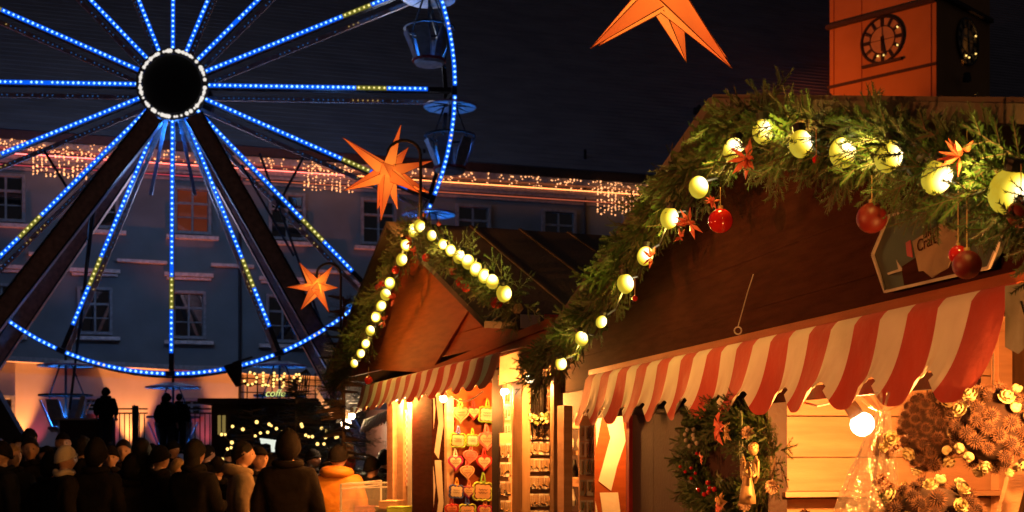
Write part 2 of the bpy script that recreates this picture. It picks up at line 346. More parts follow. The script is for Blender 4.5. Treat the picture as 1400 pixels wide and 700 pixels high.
# warm washes on the facade: ground spotlights and added glow strips under the gutter
def uplight(px, energy, colr, label, out=.62, spot=44, tilt=3, z=.3, grp='floodlights at the foot of the town building'):
    f = BF.pt(px, 600, out); f.z = z
    t = thing('floodlight', label, 'floodlight', f, grp)
    mb = MB(); mb.box(f + Vector((0, 0, .05)), (.3, .2, .12), (bd, -bn, (0, 0, 1))); mb.lathe(f + Vector((0, 0, .1)), [(.09, 0), (.13, .12), (.12, .12), (.08, .02)], 10); mb.build('housing', M['steel_dark'], t)
    l = lamp('lamp', f + Vector((0, 0, .26)), energy, colr, .06, 'SPOT', None, math.radians(spot), .6, t)
    d = (-bn * math.sin(math.radians(tilt)) + Vector((0, 0, math.cos(math.radians(tilt))))); l.rotation_euler = d.to_track_quat('-Z', 'Y').to_euler()
OR = (1.0, .33, .085); PK = (1.0, .10, .16)
uplight(20, 4200, OR, 'floodlight washing the ground floor at the far left in orange'); uplight(180, 4600, OR, 'floodlight washing the wall behind the platform railing in orange')
uplight(318, 3400, OR, 'floodlight washing the wall left of the bulb letters in orange'); uplight(400, 3400, OR, 'floodlight washing the wall behind the bulb letters in orange')
for px, e in ((48, 350), (152, 350), (216, 350), (284, 350)): uplight(px, e, PK, ('first', 'second', 'third', 'fourth')[(48, 152, 216, 284).index(px)] + ' from the left of the small pink floodlights at the wall foot', .55, 44, 2, .3, 'pink floodlights at the foot of the town building')

for px, e in ((70, 2300), (250, 2300), (420, 2300), (560, 1800)): uplight(px, e, (1, .22, .10), 'added red floodlight aimed up at the window ledges ' + {70: 'at the far left', 250: 'below the lit window', 420: 'below the lower star', 560: 'behind the second stall'}[px], 3.0, 50, -2, .3, 'added floodlights aimed at the window ledges')  # lamps added to light the ledges from below, no such source known
def strip(x0, x1, yy, colr, es, label, out, th=.035):  # glowing bars added to brighten the frieze and the lower moulding
    A = BF.pt(x0, 0, 0); B = BF.pt(x1, 0, 0); z = BF.pt(236, yy, 0).z; A.z = B.z = z; A += bn * out; B += bn * out
    mb = MB(); mb.beam(A, B, th, th); o = mb.build('glow_strip', emis('strip_' + label[:12], colr, es)); tag(o, label, 'glow strip', 'added glow strips under the cornice')
strip(-60, 170, 226.5, (1, .13, .12), 6, 'red lamp strip under the cornice left of the wheel hub', .36)
strip(175, 470, 226.5, (1, .15, .11), 5, 'reddish lamp strip under the cornice right of the wheel hub', .36)
strip(-60, 330, 241, (1, .10, .14), .6, 'thin pink lamp strip on the lower moulding at the left', .26); strip(335, 905, 241, (1, .20, .09), .6, 'thin red lamp strip on the lower moulding at the right', .26)
strip(475, 905, 226.5, (1, .26, .07), 5, 'orange lamp strip under the cornice at the far right end', .36)

# fairy lights: a long loose chain on the frieze and hanging nets
def fairy(label, cells, x0, y0, x1, y1, cat, grp, out=.8):
    # cells: list of (u, v) in 0..1 across the patch given in facade picture coordinates along the cornice slope
    mb = MB(); cb = MB(); prev = None
    for u, v in cells:
        px = x0 + (x1 - x0) * u; base = 184 + .0715 * px; py = base + y0 + (y1 - y0) * v
        p = BF.pt(px, py, out + random.uniform(-.1, .1)); mb.octa(p, random.uniform(.024, .044))
    A = BF.pt(x0, 184 + .0715 * x0 + y0 - 1, out); B = BF.pt(x1, 184 + .0715 * x1 + y0 - 1, out); cb.beam(A, B, .03, .03)
    t = thing('fairy_lights', label, cat, A, grp)
    cb.build('cable', M['cable'], t); mb.build('bulb', M['fairy'], t, kind='stuff')
def net(n): return [(min(1, max(0, (int(random.random() * 13) + random.uniform(-.15, .15)) / 12.)), random.random() ** .9) for _ in range(n)]
fairy('chain of tiny warm lights along the cornice left of the wheel hub', [(random.random(), random.random()) for _ in range(110)], 0, 4, 235, 22, 'fairy lights', 'fairy light chains along the cornice')
fairy('chain of tiny warm lights along the cornice between the wheel hub and the upper star', [(random.random(), random.random()) for _ in range(95)], 240, 6, 500, 21, 'fairy lights', 'fairy light chains along the cornice')
fairy('chain of tiny warm lights along the cornice at the right end of the building', [(random.random(), random.random() ** 1.3) for _ in range(150)], 560, 5, 905, 19, 'fairy lights', 'fairy light chains along the cornice')
fairy('hanging net of tiny warm lights left of the wheel hub', net(170), 45, 16, 118, 53, 'light net', 'light nets hanging from the cornice')
fairy('hanging net of tiny warm lights beside the upper star lantern', net(130), 416, 10, 482, 46, 'light net', 'light nets hanging from the cornice')
fairy('hanging net of tiny warm lights at the right end of the cornice', net(170), 817, 8, 876, 50, 'light net', 'light nets hanging from the cornice')

# ================================================================ clock tower
K = Vector((23.2, 70, 0)); tw = thing('clock_tower', 'orange lit square clock tower rising behind the big stall roof', 'tower', K)
W6 = 6.6; dl = Vector((-1, 1, 0)).normalized(); dr = Vector((1, 1, 0)).normalized()
mb = MB(); A = K.copy(); A.z = -1
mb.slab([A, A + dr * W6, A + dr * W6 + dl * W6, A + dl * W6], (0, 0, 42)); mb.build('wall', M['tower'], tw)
def band(pl, pa, pb, h, out, name, m):         # pa, pb picture points on a face
    a_, b_ = pl.pt(*pa), pl.pt(*pb); a_.z = b_.z = (a_.z + b_.z) / 2; mb = MB(); n_ = pl.nrm()
    mb.slab([a_, a_ + n_ * out, a_ + n_ * out - Vector((0, 0, h)), a_ - Vector((0, 0, h))], b_ - a_); return mb.build(name, M[m], tw)
band(TL, (1281, 2), (1132, 32), .22, .3, 'string_course', 'stone_dark'); band(TL, (1281, 86), (1132, 117), .16, .1, 'string_course', 'stone_dark')
band(TL, (1234, 79), (1180, 91), .14, .22, 'clock_ledge', 'stone_dark'); band(TR, (1281, 2), (1352, 16), .22, .3, 'string_course', 'stone_dark')
mb = MB(); 
for xx in (1140, 1178, 1273): q = MB(); p0 = TL.pt(xx, 100, .02); q.box(Vector((p0.x, p0.y, 20)), (.03, .03, 36), (dl, TL.nrm(), (0, 0, 1))); q.build('corner_joint', M['wood_or'], tw)
mb = MB(); mb.slab([TL.pt(1191, -2, .0), TL.pt(1212, -8, .0), TL.pt(1212, -14, .0), TL.pt(1191, -10, 0)], TL.nrm() * .05); mb.build('louvre', M['stone_dark'], tw)
def clock(pl, c, d, lit):
    n_ = pl.nrm(); u = Vector((0, 0, 1)); s = u.cross(n_).normalized()
    R = 1.3; o = c + n_ * .05
    f = MB(); f.lathe(o, [(0.001, .0), (R, .0), (R, -.06)], 40, n_); fc = f.build('clock_face', M['clock'], tw)
    r = MB(); r.lathe(o, [(R, -.04), (R + .04, .10), (R - .07, .10), (R - .09, .02)], 40, n_); r.build('rim', M['clock_dark'], fc)
    r = MB(); r.lathe(o, [(.80, .02), (.80, .04), (.75, .04), (.75, .02)], 40, n_); r.build('inner_ring', M['clock_dark'], fc)
    for i in range(12):
        a_ = PI / 6 * i; rad = u * math.cos(a_) - s * math.sin(a_) * -1; tn = n_.cross(rad).normalized()
        q = MB(); q.box(o + rad * 1.0 + n_ * .03, (.40, .10 if i % 3 else .17, .03), (rad, tn, n_)); q.box(o + rad * 1.0 + n_ * .028 + tn * .10, (.38, .035, .02), (rad, tn, n_)); q.build('numeral', M['clock_dark'], fc)
    for a_, L_, w_ in ((math.radians(168), .95, .10), (math.radians(178), .62, .14)):
        rad = u * math.cos(a_) + s * math.sin(a_); tn = n_.cross(rad).normalized()
        q = MB(); q.box(o + rad * (L_ / 2 - .1) + n_ * .07, (L_ + .2, w_, .03), (rad, tn, n_)); q.build('hand', M['clock_dark'], fc)
    q = MB()
    for a_ in (0, PI / 2): rad = u * math.cos(a_) + s * math.sin(a_); q.box(o + n_ * .045, (1.5, .03, .02), (rad, n_.cross(rad).normalized(), n_))
    q.build('cross_bar', M['clock_dark'], fc)
    q = MB()
    for a_ in (62, 118, 172, 196): rad = u * math.cos(math.radians(a_)) + s * math.sin(math.radians(a_)); q.sph(o + rad * (1.08 if a_ < 150 else .9) + n_ * .07, .05, 6, 4)
    q.build('glowing_stud', M['fairy_warm'], fc)  # small spheres with an emissive material, they glow by themselves
clock(TL, TL.pt(1207, 55), 1, 1); clock(TR, TR.pt(1321, 57), 1, 0)
def spot(label, loc, tgt, e, c, ang, parent_name='floodlight', grp=None):
    loc = Vector(loc); t = thing(parent_name, label, 'floodlight', loc, grp)
    mb = MB(); mb.box(loc, (.35, .35, .3)); mb.lathe(loc + Vector((0, 0, .1)), [(.1, 0), (.2, .2), (.18, .2)], 10, Vector(tgt) - loc); mb.build('housing', M['steel_dark'], t)
    d = (Vector(tgt) - loc).normalized(); l = lamp('lamp', loc + d * .4, e, c, .1, 'SPOT', d.to_track_quat('-Z', 'Y').to_euler(), math.radians(ang), .5, t)
spot('floodlight on the roof edge lighting the left face of the clock tower orange', (10, 69.2, 19.9), TL.pt(1205, 50), 3300, (1.0, .16, .008), 54)
spot('small warm floodlight under the right clock face of the tower', TR.pt(1322, 108, .5), TR.pt(1322, 57), 90, (1, .45, .12), 30)
# lit red roof edge right of the tower
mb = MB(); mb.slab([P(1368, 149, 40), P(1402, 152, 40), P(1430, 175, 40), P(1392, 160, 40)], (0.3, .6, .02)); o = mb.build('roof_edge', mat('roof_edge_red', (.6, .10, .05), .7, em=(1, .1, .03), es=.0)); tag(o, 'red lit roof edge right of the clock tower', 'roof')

# ================================================================ ferris wheel
HUB = P(236, 116, 45); we = Vector((.975, .039, 0)); wn = Vector((-.246, 1, 0)).normalized(); wax = Vector((-.04, 1, 0)).normalized(); wz = Vector((0, 0, 1))
S = 45 / FX                                     # metres per photo pixel at the hub
fw = thing('ferris_wheel', 'tall ferris wheel with blue LED spokes and a dark round hub', 'ferris wheel', (HUB.x, HUB.y, 0))
def wp(ang, r, d=0):                            # ang in degrees clockwise from up, r in photo px, d metres behind
    a_ = math.radians(ang); return HUB + we * (math.sin(a_) * r * S) + wz * (math.cos(a_) * r * S) + wn * d
D2 = 1.75
mb = MB(); mb.lathe(HUB - wax * .12, [(.001, 0), (40 * S, 0), (43 * S, .1), (43 * S, .5), (.4, .6), (.4, D2 + .4), (1.0, D2 + .5), (1.0, D2 + .9), (.001, D2 + .9)], 40, wax); mb.build('hub', M['drum'], fw)
mb = MB(); mb.lathe(HUB - wax * .10, [(42 * S, 0), (49 * S, 0), (49 * S, .2), (42 * S, .2)], 48, wax); hr = mb.build('hub_ring', M['steel_dark'], fw)
mb = MB()
for k in range(16):
    for j in range(5):
        if random.random() < .85: mb.sph(wp(k * 22.5 + 2.5 + j * 4.1, 45, -.16), random.choice((.045, .065, .075)), 6, 4)
mb.build('led_string', M['led_white'], hr, kind='stuff')
R0, R1, RR = 51, 353, 395
for k in range(16):
    ang = k * 22.5 + .3
    mb = MB(); mb.beam(wp(ang, 44, .08), wp(ang, RR - 4, .08), .16, .14, wn); 
    r = we * math.cos(math.radians(ang)) - wz * math.sin(math.radians(ang))
    mb.beam(wp(ang, 44, .55), wp(ang, RR - 4, .45), .07, .07, wn)
    for q in range(14): mb.beam(wp(ang, 55 + q * 23, .1), wp(ang, 66 + q * 23, .5), .04, .04, wn); mb.beam(wp(ang, 66 + q * 23, .5), wp(ang, 78 + q * 23, .1), .04, .04, wn)
    sp = mb.build('spoke', M['steel_dark'], fw)
    led = MB(); tub = MB(); nl = 43; yl = {29, 30, 31, 32, 33, 34}
    for i in range(nl):
        r_ = R0 + (R1 - R0 + (10 if k == 8 else 0)) * i / (nl - 1); yy = i in yl
        if random.random() > .02: led.octa(wp(ang, r_, -.06 + random.uniform(-.01, .01)), .047 * random.uniform(.82, 1.1), 1 if yy else 0)
    def rr(i): return R0 + (R1 - R0 + (10 if k == 8 else 0)) * i / (nl - 1)
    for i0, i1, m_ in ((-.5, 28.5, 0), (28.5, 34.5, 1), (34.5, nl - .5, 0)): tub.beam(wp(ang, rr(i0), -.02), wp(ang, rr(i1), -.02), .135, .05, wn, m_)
    led.build('led_string', [M['led_blue'], M['led_yellow']], sp, kind='stuff'); tub.build('led_halo_bar', [M['led_halo_blue'], M['led_halo_yellow']], sp)
    # rear spoke
    mb = MB(); mb.beam(wp(ang, 30, D2), wp(ang, RR - 4, D2), .15, .12, wn); rs = mb.build('rear_spoke', M['steel_red'], fw)
    led = MB()
    for i in range(2, nl):
        if random.random() < .72: led.octa(wp(ang, R0 + (R1 - R0) * i / (nl - 1), D2 - .1), .028, 1 if i in yl else 0)
    led.build('led_string', [M['led_dim'], M['led_dim_yellow']], rs, kind='stuff')
    # rim segment
    mb = MB(); led = MB(); tub = MB(); a0 = k * 22.5 + 2.0; a1 = (k + 1) * 22.5 - 2.0 + 1.0
    N = 19; pts = [wp(k * 22.5 + .6 + 22.5 * j / 6, RR, .06) for j in range(7)]
    for j in range(6): mb.beam(pts[j], pts[j + 1], .16, .12, wn); mb.beam(pts[j] + wn * (D2 - .1), pts[j + 1] + wn * (D2 - .1), .14, .12, wn)
    mb.beam(pts[0], pts[0] + wn * (D2 - .1), .09, .09); mb.beam(pts[3], pts[4] + wn * (D2 - .1), .05, .05)
    rm = mb.build('rim_segment', M['steel_dark'], fw)
    for i in range(N):
        if k == 7 and i == 9: continue
        led.octa(wp(a0 + (a1 - a0) * i / (N - 1), RR, -.07), .052, 1 if i in ((7, 8) if k in (3, 4, 5) else (11, 12)) else 0)
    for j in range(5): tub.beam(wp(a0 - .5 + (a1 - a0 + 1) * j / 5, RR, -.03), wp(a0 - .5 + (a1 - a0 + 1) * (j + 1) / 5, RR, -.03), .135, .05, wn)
    led.build('led_string', [M['led_blue'], M['led_yellow']], rm, kind='stuff'); tub.build('led_halo_bar', M['led_halo_blue'], rm)
# support legs
WPf = Pl(0, 0)
def wpt(px, py, d):                             # picture point on the wheel plane shifted by d
    o = HUB + wn * d; r = Vector(((px - 700) / FX, 1, -(py - HZ) / FX)); t = (o - Vector((0, 0, EYE))).dot(wn) / r.dot(wn); return Vector((0, 0, EYE)) + r * t
for (x0, y0, x1, y1, d) in ((212, 160, -120, 585, -.55), (265, 160, 520, 610, -.55), (222, 158, -80, 600, D2 + 1.2), (256, 158, 500, 610, D2 + 1.2)):
    p0, p1 = wpt(x0, y0, d), wpt(x1, y1, d); p1 = p0 + (p1 - p0) * ((p0.z + .05) / (p0.z - p1.z))
    mb = MB(); mb.beam(p0, p1, .62, .50, wn); lg = mb.build('support_leg', M['steel_red'], fw)
    for e in (-1, 1):
        mb = MB(); sd = (p1 - p0).normalized().cross(wn); mb.beam(p0 + sd * .3 * e - wn * .3, p1 + sd * .3 * e - wn * .3, .05, .1, wn); mb.build('edge_rail', M['steel_dark'], lg)
mb = MB()
for a_, b_ in (((133, 255), (95, 560)), ((128, 255), (110, 450)), ((415, 215), (375, 290)), ((60, 205), (95, 262)), ((355, 210), (460, 500)), ((330, 225), (402, 350))):
    mb = MB(); mb.tube([wpt(*a_, 1.0), wpt(*b_, .8)], .05, 6); mb.build('brace', M['steel_dark'], fw)
# inner blue-lit spoke roots near the hub
for ang in (168, 180, 192, 156):
    mb = MB(); mb.beam(wp(ang, 46, .35), wp(ang, 150, .5), .12, .16, wn); mb.build('hub_strut', M['seat_blue'], fw)
o = lamp('hub_lamp', wp(180, 62, .3), 260, (.02, .2, 1), .2, parent=fw)
lamp('rear_fill', wp(180, 150, D2 + 1.5), 420, (.30, .48, .9), .4, parent=fw); lamp('rear_fill', wp(110, 250, D2 + 1.5), 130, (.12, .34, 1), .4, parent=fw); lamp('rear_fill', wp(230, 250, D2 + 1.5), 130, (.12, .34, 1), .4, parent=fw)  # fill lights added behind the wheel to tint the wall blue

for a_, r_ in ((30, 330), (-40, 330), (75, 360)): lamp('rear_fill', wp(a_, r_, D2 + 1.5), 150, (.55, .62, .80), .4, parent=fw)  # more added fill, lifts the dark roof
# gondolas
def gondola_meshes():
    d = {}
    b = MB(); b.lathe((0, 0, -2.35), [(.001, -.05), (.50, -.05), (.56, .04), (.56, .10), (.001, .10)], 16); d['floor'] = (b.mesh('floor', M['white_pl']), M['white_pl'])
    b = MB(); b.lathe((0, 0, -2.31), [(.56, 0), (.62, .02), (.60, .1), (.56, .1)], 16); d['bumper'] = (b.mesh('bumper', M['red_pl']), 0)
    for i in range(6):
        a_ = i * PI / 3 + .3; u = Vector((math.cos(a_), math.sin(a_), 0)); t = Vector((-u.y, u.x, 0)); b = MB()
        lo = u * .50 + Vector((0, 0, -2.2)); mi = u * .70 + Vector((0, 0, -1.7)); hi = u * .90 + Vector((0, 0, -1.25))
        pr = [lo - t * .20, lo + t * .20, mi + t * .27, hi + t * .23, hi - t * .23, mi - t * .27]
        b.add(pr + [p - u * .06 for p in pr], [(0, 1, 2, 5), (5, 2, 3, 4), (6, 11, 8, 7), (11, 10, 9, 8)] + [(i_, (i_ + 1) % 6, 6 + (i_ + 1) % 6, 6 + i_) for i_ in range(6)])
        d['seat_panel%d' % i] = (b.mesh('seat_panel', M['seat_blue']), 0)
    b = MB(); b.lathe((0, 0, -1.12), [(.86, 0), (.94, .0), (.94, .07), (.86, .07), (.86, 0)], 18); d['rail'] = (b.mesh('rail', M['steel_dark']), 0)
    b = MB(); b.lathe((0, 0, 0), [(.001, .16), (.35, .14), (.95, 0), (.97, -.05), (.90, -.05), (.35, .05), (.001, .06)], 18); d['canopy'] = (b.mesh('canopy', M['white_pl']), 0)
    b = MB(); b.lathe((0, 0, 0), [(.95, .01), (.99, -.02), (.95, -.06)], 18); d['canopy_rim'] = (b.mesh('canopy_rim', M['red_pl']), 0)
    b = MB()
    for i in range(8): a_ = i * PI / 4; b.beam((math.cos(a_) * .1, math.sin(a_) * .1, .04), (math.cos(a_) * .92, math.sin(a_) * .92, -.04), .03, .03)
    d['rib'] = (b.mesh('canopy_ribs', M['steel_dark']), 0)
    b = MB(); b.tube([(0, 0, .1), (0, 0, -2.3)], .045, 8); d['pole'] = (b.mesh('pole', M['steel_dark']), 0)
    for i in range(2):
        b = MB(); x = (-1) ** i * .62; b.tube([(x * .3, 0, .06), (x, .1, -1.1), (x * .8, .1, -2.2)], .03, 6); d['strut%d' % i] = (b.mesh('strut', M['steel_dark']), 0)
    b = MB(); b.tube([(.001, 0, -1.9), (.002, 0, -2.2)], .07, 8); d['lamp_ring'] = (b.mesh('lamp_ring', M['led_halo_blue']), 0)
    return d
gm = gondola_meshes()
glab = {67.5: 'ferris wheel gondola with lit blue sides hanging highest, cut by the top of the photo', 90: 'gondola with white ribbed canopy hanging at the level of the wheel hub',
        112.5: 'gondola of which only the blue canopy shows above the garland of the striped stall', 135: 'gondola with small blue canopy right of the lower star lantern', 157.5: 'gondola with blue canopy above the bulb letters',
        180: 'lowest gondola straight below the hub with people standing at it', 202.5: 'gondola with blue lit seats at the left end of the platform'}
for ang, lb in glab.items():
    c = wp(ang, RR, D2 / 2) + Vector((0, 0, -.42)); t = thing('gondola', lb, 'gondola', c, 'gondolas of the ferris wheel')
    for nme, (me, _) in gm.items():
        meshobj(nme.rstrip('0123456789'), me, t)
    b = MB(); b.beam(c + wn * (-.85) + Vector((0, 0, .42)), c + wn * .85 + Vector((0, 0, .42)), .07, .07); b.tube([c + Vector((0, 0, .42)), c + Vector((0, 0, .1))], .05, 6); b.build('hanger', M['steel_dark'], t)
    t.rotation_euler = (0, 0, 0)
    e = 230 if ang > 100 else (130 if ang == 67.5 else 90)
    lamp('seat_lamp', c + Vector((0, -.15, -2.02)), e, (.02, .22, 1.0), .06, parent=t)
    lamp('canopy_lamp', c + Vector((0, 0, -.38)), 70 if ang > 100 else 8, (.03, .25, 1.0) if ang > 100 else (1, .75, .75), .05, parent=t)

# platform, railing, booth
pf = thing('loading_platform', 'dark raised loading platform under the ferris wheel', 'platform', (-12.5, 43, 0))
mb = MB()
PX0 = P(70, 600, 42); PX1 = P(300, 600, 42)
mb.box(((PX0.x + PX1.x) / 2, 44.2, 1.62), (PX1.x - PX0.x + 1, 6, .22)); mb.build('deck', M['steel_dark'], pf)
for i in range(7):
    b = MB(); b.box((PX0.x + (PX1.x - PX0.x) * i / 6, 41.5, .75), (.12, .12, 1.5)); b.build('post', M['steel_dark'], pf)
def rail(x0, x1, y, z0, z1, step, label):
    t = thing('railing', label, 'railing', (x0, y, z0), 'railings on the wheel platform')
    for z in (z1, z1 - .14): b = MB(); b.beam((x0, y, z), (x1, y, z), .05, .05); b.build('rail', M['steel_dark'], t)
    n_ = int((x1 - x0) / step)
    for i in range(n_ + 1): b = MB(); b.beam((x0 + i * step, y, z0), (x0 + i * step, y, z1 - .14), .03, .03, (0, 1, 0)); b.build('baluster', M['steel_dark'], t)
def X(px, Y): return (px - 700) / FX * Y
rail(X(150, 41.3), X(202, 41.3), 41.3, 1.7, 2.95, .16, 'dark bar railing with orange wall showing through beside the booth')
rail(X(226, 41.3), X(300, 41.3), 41.3, 1.7, 2.95, .16, 'dark bar railing right of the two people on the platform')
b = MB(); b.box((X(185, 41.2), 41.2, 2.3), (.18, .14, 1.5)); b.sph((X(185, 41.2), 41.1, 3.02), .05, 6, 4); tag(b.build('gate_post', M['steel_dark']), 'thick dark gate post in the middle of the platform railing', 'post')
bt = thing('control_booth', 'dark panelled control booth standing at the front of the wheel platform', 'booth', (X(116, 40.5), 40.5, 1.0))
b = MB(); b.box((X(116, 40.5), 40.7, 2.02), (1.66, .5, 1.1)); b.build('body', M['wood_dark'], bt); b = MB(); b.box((X(116, 40.5), 40.68, 2.60), (1.82, .6, .06)); b.build('counter', M['plaster_low'], bt)
for s_ in (80, 152): b = MB(); b.box((X(s_, 40.4), 40.42, 2.02), (.06, .05, 1.1)); b.build('edge_strip', M['trim'], bt)
b = MB(); b.beam((X(104, 40.5), 40.6, 2.65), (X(113, 40.5), 40.6, 3.35), .14, .05, (0, 1, 0)); tag(b.build('notice_board', M['plaster_low']), 'narrow tilted pale board leaning on top of the control booth', 'board')
b = MB(); b.slab([(X(-20, 30), 30, EYE + 1.75), (X(36, 30), 30, EYE + .1), (X(36, 30), 30, EYE - .4), (X(-20, 30), 30, EYE + .6)], (0, .3, 0)); tag(b.build('stair_flank', M['steel_dark']), 'dark sloping stair flank at the left edge', 'stair')
# floodlight hanging on a bracket by the letters
fl = thing('spotlight', 'dark spotlight pointing down in front of the rim beside the bulb letters', 'spotlight', P(325, 498, 30))
b = MB(); b.lathe(P(318, 497, 30), [(.001, 0), (.22, .02), (.16, .25), (.06, .55), (.001, .56)], 12, (.25, 0, -1)); b.build('shade', M['steel_dark'], fl); b = MB(); b.beam(P(318, 497, 30), P(345, 488, 30.2), .05, .05); b.build('bracket', M['steel_dark'], fl)
# ================================================================ fir foliage
def frame(d):
    d = Vector(d).normalized(); s = d.cross(Vector((0, 0, 1)))
    if s.length < 1e-3: s = Vector((1, 0, 0))
    s.normalize(); return d, s, s.cross(d)
def needle_set(p0, p1, n_, ln, wd, rg):
    """flat-ish comb of needles along a twig; returns V (3n,3)"""
    p0 = np.array(p0); p1 = np.array(p1); d = p1 - p0; L_ = np.linalg.norm(d); d /= L_
    s = np.cross(d, [0, 0, 1.]); s /= np.linalg.norm(s) + 1e-9; u = np.cross(s, d)
    t = np.linspace(.02, 1, n_); b = p0 + d * (t * L_)[:, None]
    a = rg.normal(0, .55, n_) + np.where(np.arange(n_) % 2, 0, PI); tilt = .75 + rg.normal(0, .15, n_)
    lat = np.cos(a)[:, None] * s + np.sin(a)[:, None] * u * .8 + u * .25
    dr_ = lat * np.sin(tilt)[:, None] + d * np.cos(tilt)[:, None]
    l_ = ln * rg.uniform(.75, 1.1, n_) * np.clip(1.25 - t * .45, .3, 1.1)
    side = np.cross(dr_, u); side /= np.linalg.norm(side, axis=1)[:, None] + 1e-9
    a0 = b - side * wd / 2; a1 = b + side * wd / 2; a2 = b + dr_ * l_[:, None]
    return np.stack([a0, a1, a2], 1).reshape(-1, 3)
def branch(seed, L_=.22, ln=.022, wd=.0032, dens=260):
    rg = np.random.default_rng(seed); V = [needle_set((0, 0, 0), (L_, 0, 0), int(L_ * dens), ln, wd, rg)]
    st = [((0, 0, 0), (L_, 0, 0))]
    for i in range(5):
        x = L_ * (.12 + .15 * i); sd = (-1) ** i; l2 = L_ * (.55 - .07 * i)
        e = (x + l2 * .75, sd * l2 * .65, rg.normal(0, .02)); V.append(needle_set((x, 0, 0), e, int(l2 * dens), ln, wd, rg)); st.append(((x, 0, 0), e))
    b = MB()
    for p, q in st: b.tube([p, q], [.0025, .0015], 3, cap=False)
    return np.concatenate(V), np.array(b.v), b.f
BR = [branch(s, .20, .021, .0048, 330) for s in range(5)]; BRf = [branch(s + 20, .22, .024, .006, 130) for s in range(3)]
def garland_mesh(name, path, n_, rad, size, mats, outn, parent, br, droop=.25, kind='stuff', seed=3):
    """branches laid along a path in space, fanning outwards"""
    rg = np.random.default_rng(seed); Vn = []; Vt = []; Ft = []; cum = [0]; to = 0
    for i in range(len(path) - 1): cum.append(cum[-1] + (Vector(path[i + 1]) - Vector(path[i])).length)
    for i in range(n_):
        s_ = (i + rg.random()) / n_ * cum[-1]; j = max(k for k in range(len(cum) - 1) if cum[k] <= s_); f = (s_ - cum[j]) / (cum[j + 1] - cum[j])
        p = Vector(path[j]).lerp(Vector(path[j + 1]), f); tg = (Vector(path[j + 1]) - Vector(path[j])).normalized()
        a_ = rg.uniform(0, 2 * PI); sd = tg.cross(outn).normalized()
        rd = (sd * math.cos(a_) + outn * math.sin(a_) * .9)
        if rd.dot(outn) < -.2: rd = rd - outn * rd.dot(outn) * 1.6
        if rd.z > .3: rd.z *= .45
        d = (rd + tg * rg.uniform(-.9, .9) + Vector((0, 0, -1)) * rg.uniform(0, droop * 2)).normalized()
        base = p + rd * rg.uniform(0, rad * .55) - outn * .02
        X_ = d; Y_ = X_.cross(Vector(rg.normal(0, 1, 3)).normalized() * .5 + outn).normalized(); Z_ = X_.cross(Y_)
        R = np.array([[X_.x, Y_.x, Z_.x], [X_.y, Y_.y, Z_.y], [X_.z, Y_.z, Z_.z]]) * (size * rg.uniform(.6, 1.25))
        V, T, F = br[int(rg.integers(len(br)))]
        Vn.append(V @ R.T + np.array(base)); Vt.append(T @ R.T + np.array(base)); Ft += [tuple(to + q for q in f_) for f_ in F]; to += len(T)
    Vn = np.concatenate(Vn); Vt = np.concatenate(Vt); nn = len(Vn) // 3
    b = MB(); b.v = Vn.tolist() + Vt.tolist(); b.f = [(3 * i, 3 * i + 1, 3 * i + 2) for i in range(nn)] + [tuple(q + len(Vn) for q in f_) for f_ in Ft]; b.m = [0] * nn + [1] * len(Ft)
    return b.build(name, mats, parent, kind=kind)
bulb_me = {}
def bulb_meshes(r):
    if r in bulb_me: return bulb_me[r]
    b = MB(); b.sph((0, 0, 0), (r, r, r * 1.2), 16, 12); a_ = b.mesh('bulb', M['bulb'], smooth=True)
    c_ = None
    b = MB(); b.lathe((0, 0, 0), [(.02, r * 1.05), (.022, r * 1.7), (.001, r * 1.75)], 10); s_ = b.mesh('socket', M['cable'])
    bulb_me[r] = (a_, c_, s_); return bulb_me[r]
def string_light(name, label, pts, rads, cat='light string', axes=None, group=None, glow=3.0):
    t = thing(name, label, cat, pts[0], group)
    b = MB(); pp = []
    for i, p in enumerate(pts):
        p = Vector(p); pp.append(p + Vector((.02, .04, .03)))
        if i < len(pts) - 1: pp.append(p.lerp(Vector(pts[i + 1]), .5) + Vector((.02, .05, -.02)))
    b.tube(pp, .006, 5); b.build('cable', M['cable'], t)
    for i, p in enumerate(pts):
        a_, c_, s_ = bulb_meshes(rads[i]); ro = (random.uniform(-.9, .9), random.uniform(.3, 1.3), random.uniform(-.5, .5))
        o = meshobj('bulb', a_, t, Vector(p) - WO[t], ro if False else (random.uniform(-.5, .5), random.uniform(-.3, .5), random.uniform(-.5, .5)))
        meshobj('socket', s_, o)
    for i in range(0, len(pts), 2): lamp('lamp', Vector(pts[i]).lerp(Vector(pts[min(i + 1, len(pts) - 1)]), .5) + Vector((0, -.03, .02)), glow, (1, .62, .10), .03, parent=t)
    return t
def bauble(p, r, label, grp, m='bauble', hang=.08):
    p = Vector(p); t = thing('bauble', label, 'bauble', p, grp)
    b = MB(); b.sph(p, r, 18, 12); b.build('ball', M[m], t, smooth=True)
    b = MB(); b.lathe(p + Vector((0, 0, r * .95)), [(r * .22, 0), (r * .22, r * .25), (.001, r * .27)], 8); b.tube([p + Vector((0, 0, r * 1.2)), p + Vector((0, 0, r + hang))], .0015, 4); b.build('cap', M['gold'], t)
    return t
def pinkorn(p, s_, label, grp, seed=0):        # frosted star-like pink ornament
    rg = random.Random(seed); b = MB(); p = Vector(p)
    for i in range(9):
        d = Vector((rg.uniform(-1, .4), rg.uniform(-1, .2), rg.uniform(-1, 1))).normalized(); q = p + d * s_
        u = d.cross(Vector((.3, .2, .9))).normalized() * s_ * .2; v = d.cross(u).normalized() * s_ * .12
        m_ = p + d * s_ * .45; b.add([p, m_ + u, m_ + v, m_ - u, m_ - v, q], [(0, 1, 2), (0, 2, 3), (0, 3, 4), (0, 4, 1), (5, 2, 1), (5, 3, 2), (5, 4, 3), (5, 1, 4)])
    o = b.build('frosted_ornament', M['pink']); return tag(o, label, 'ornament', grp)

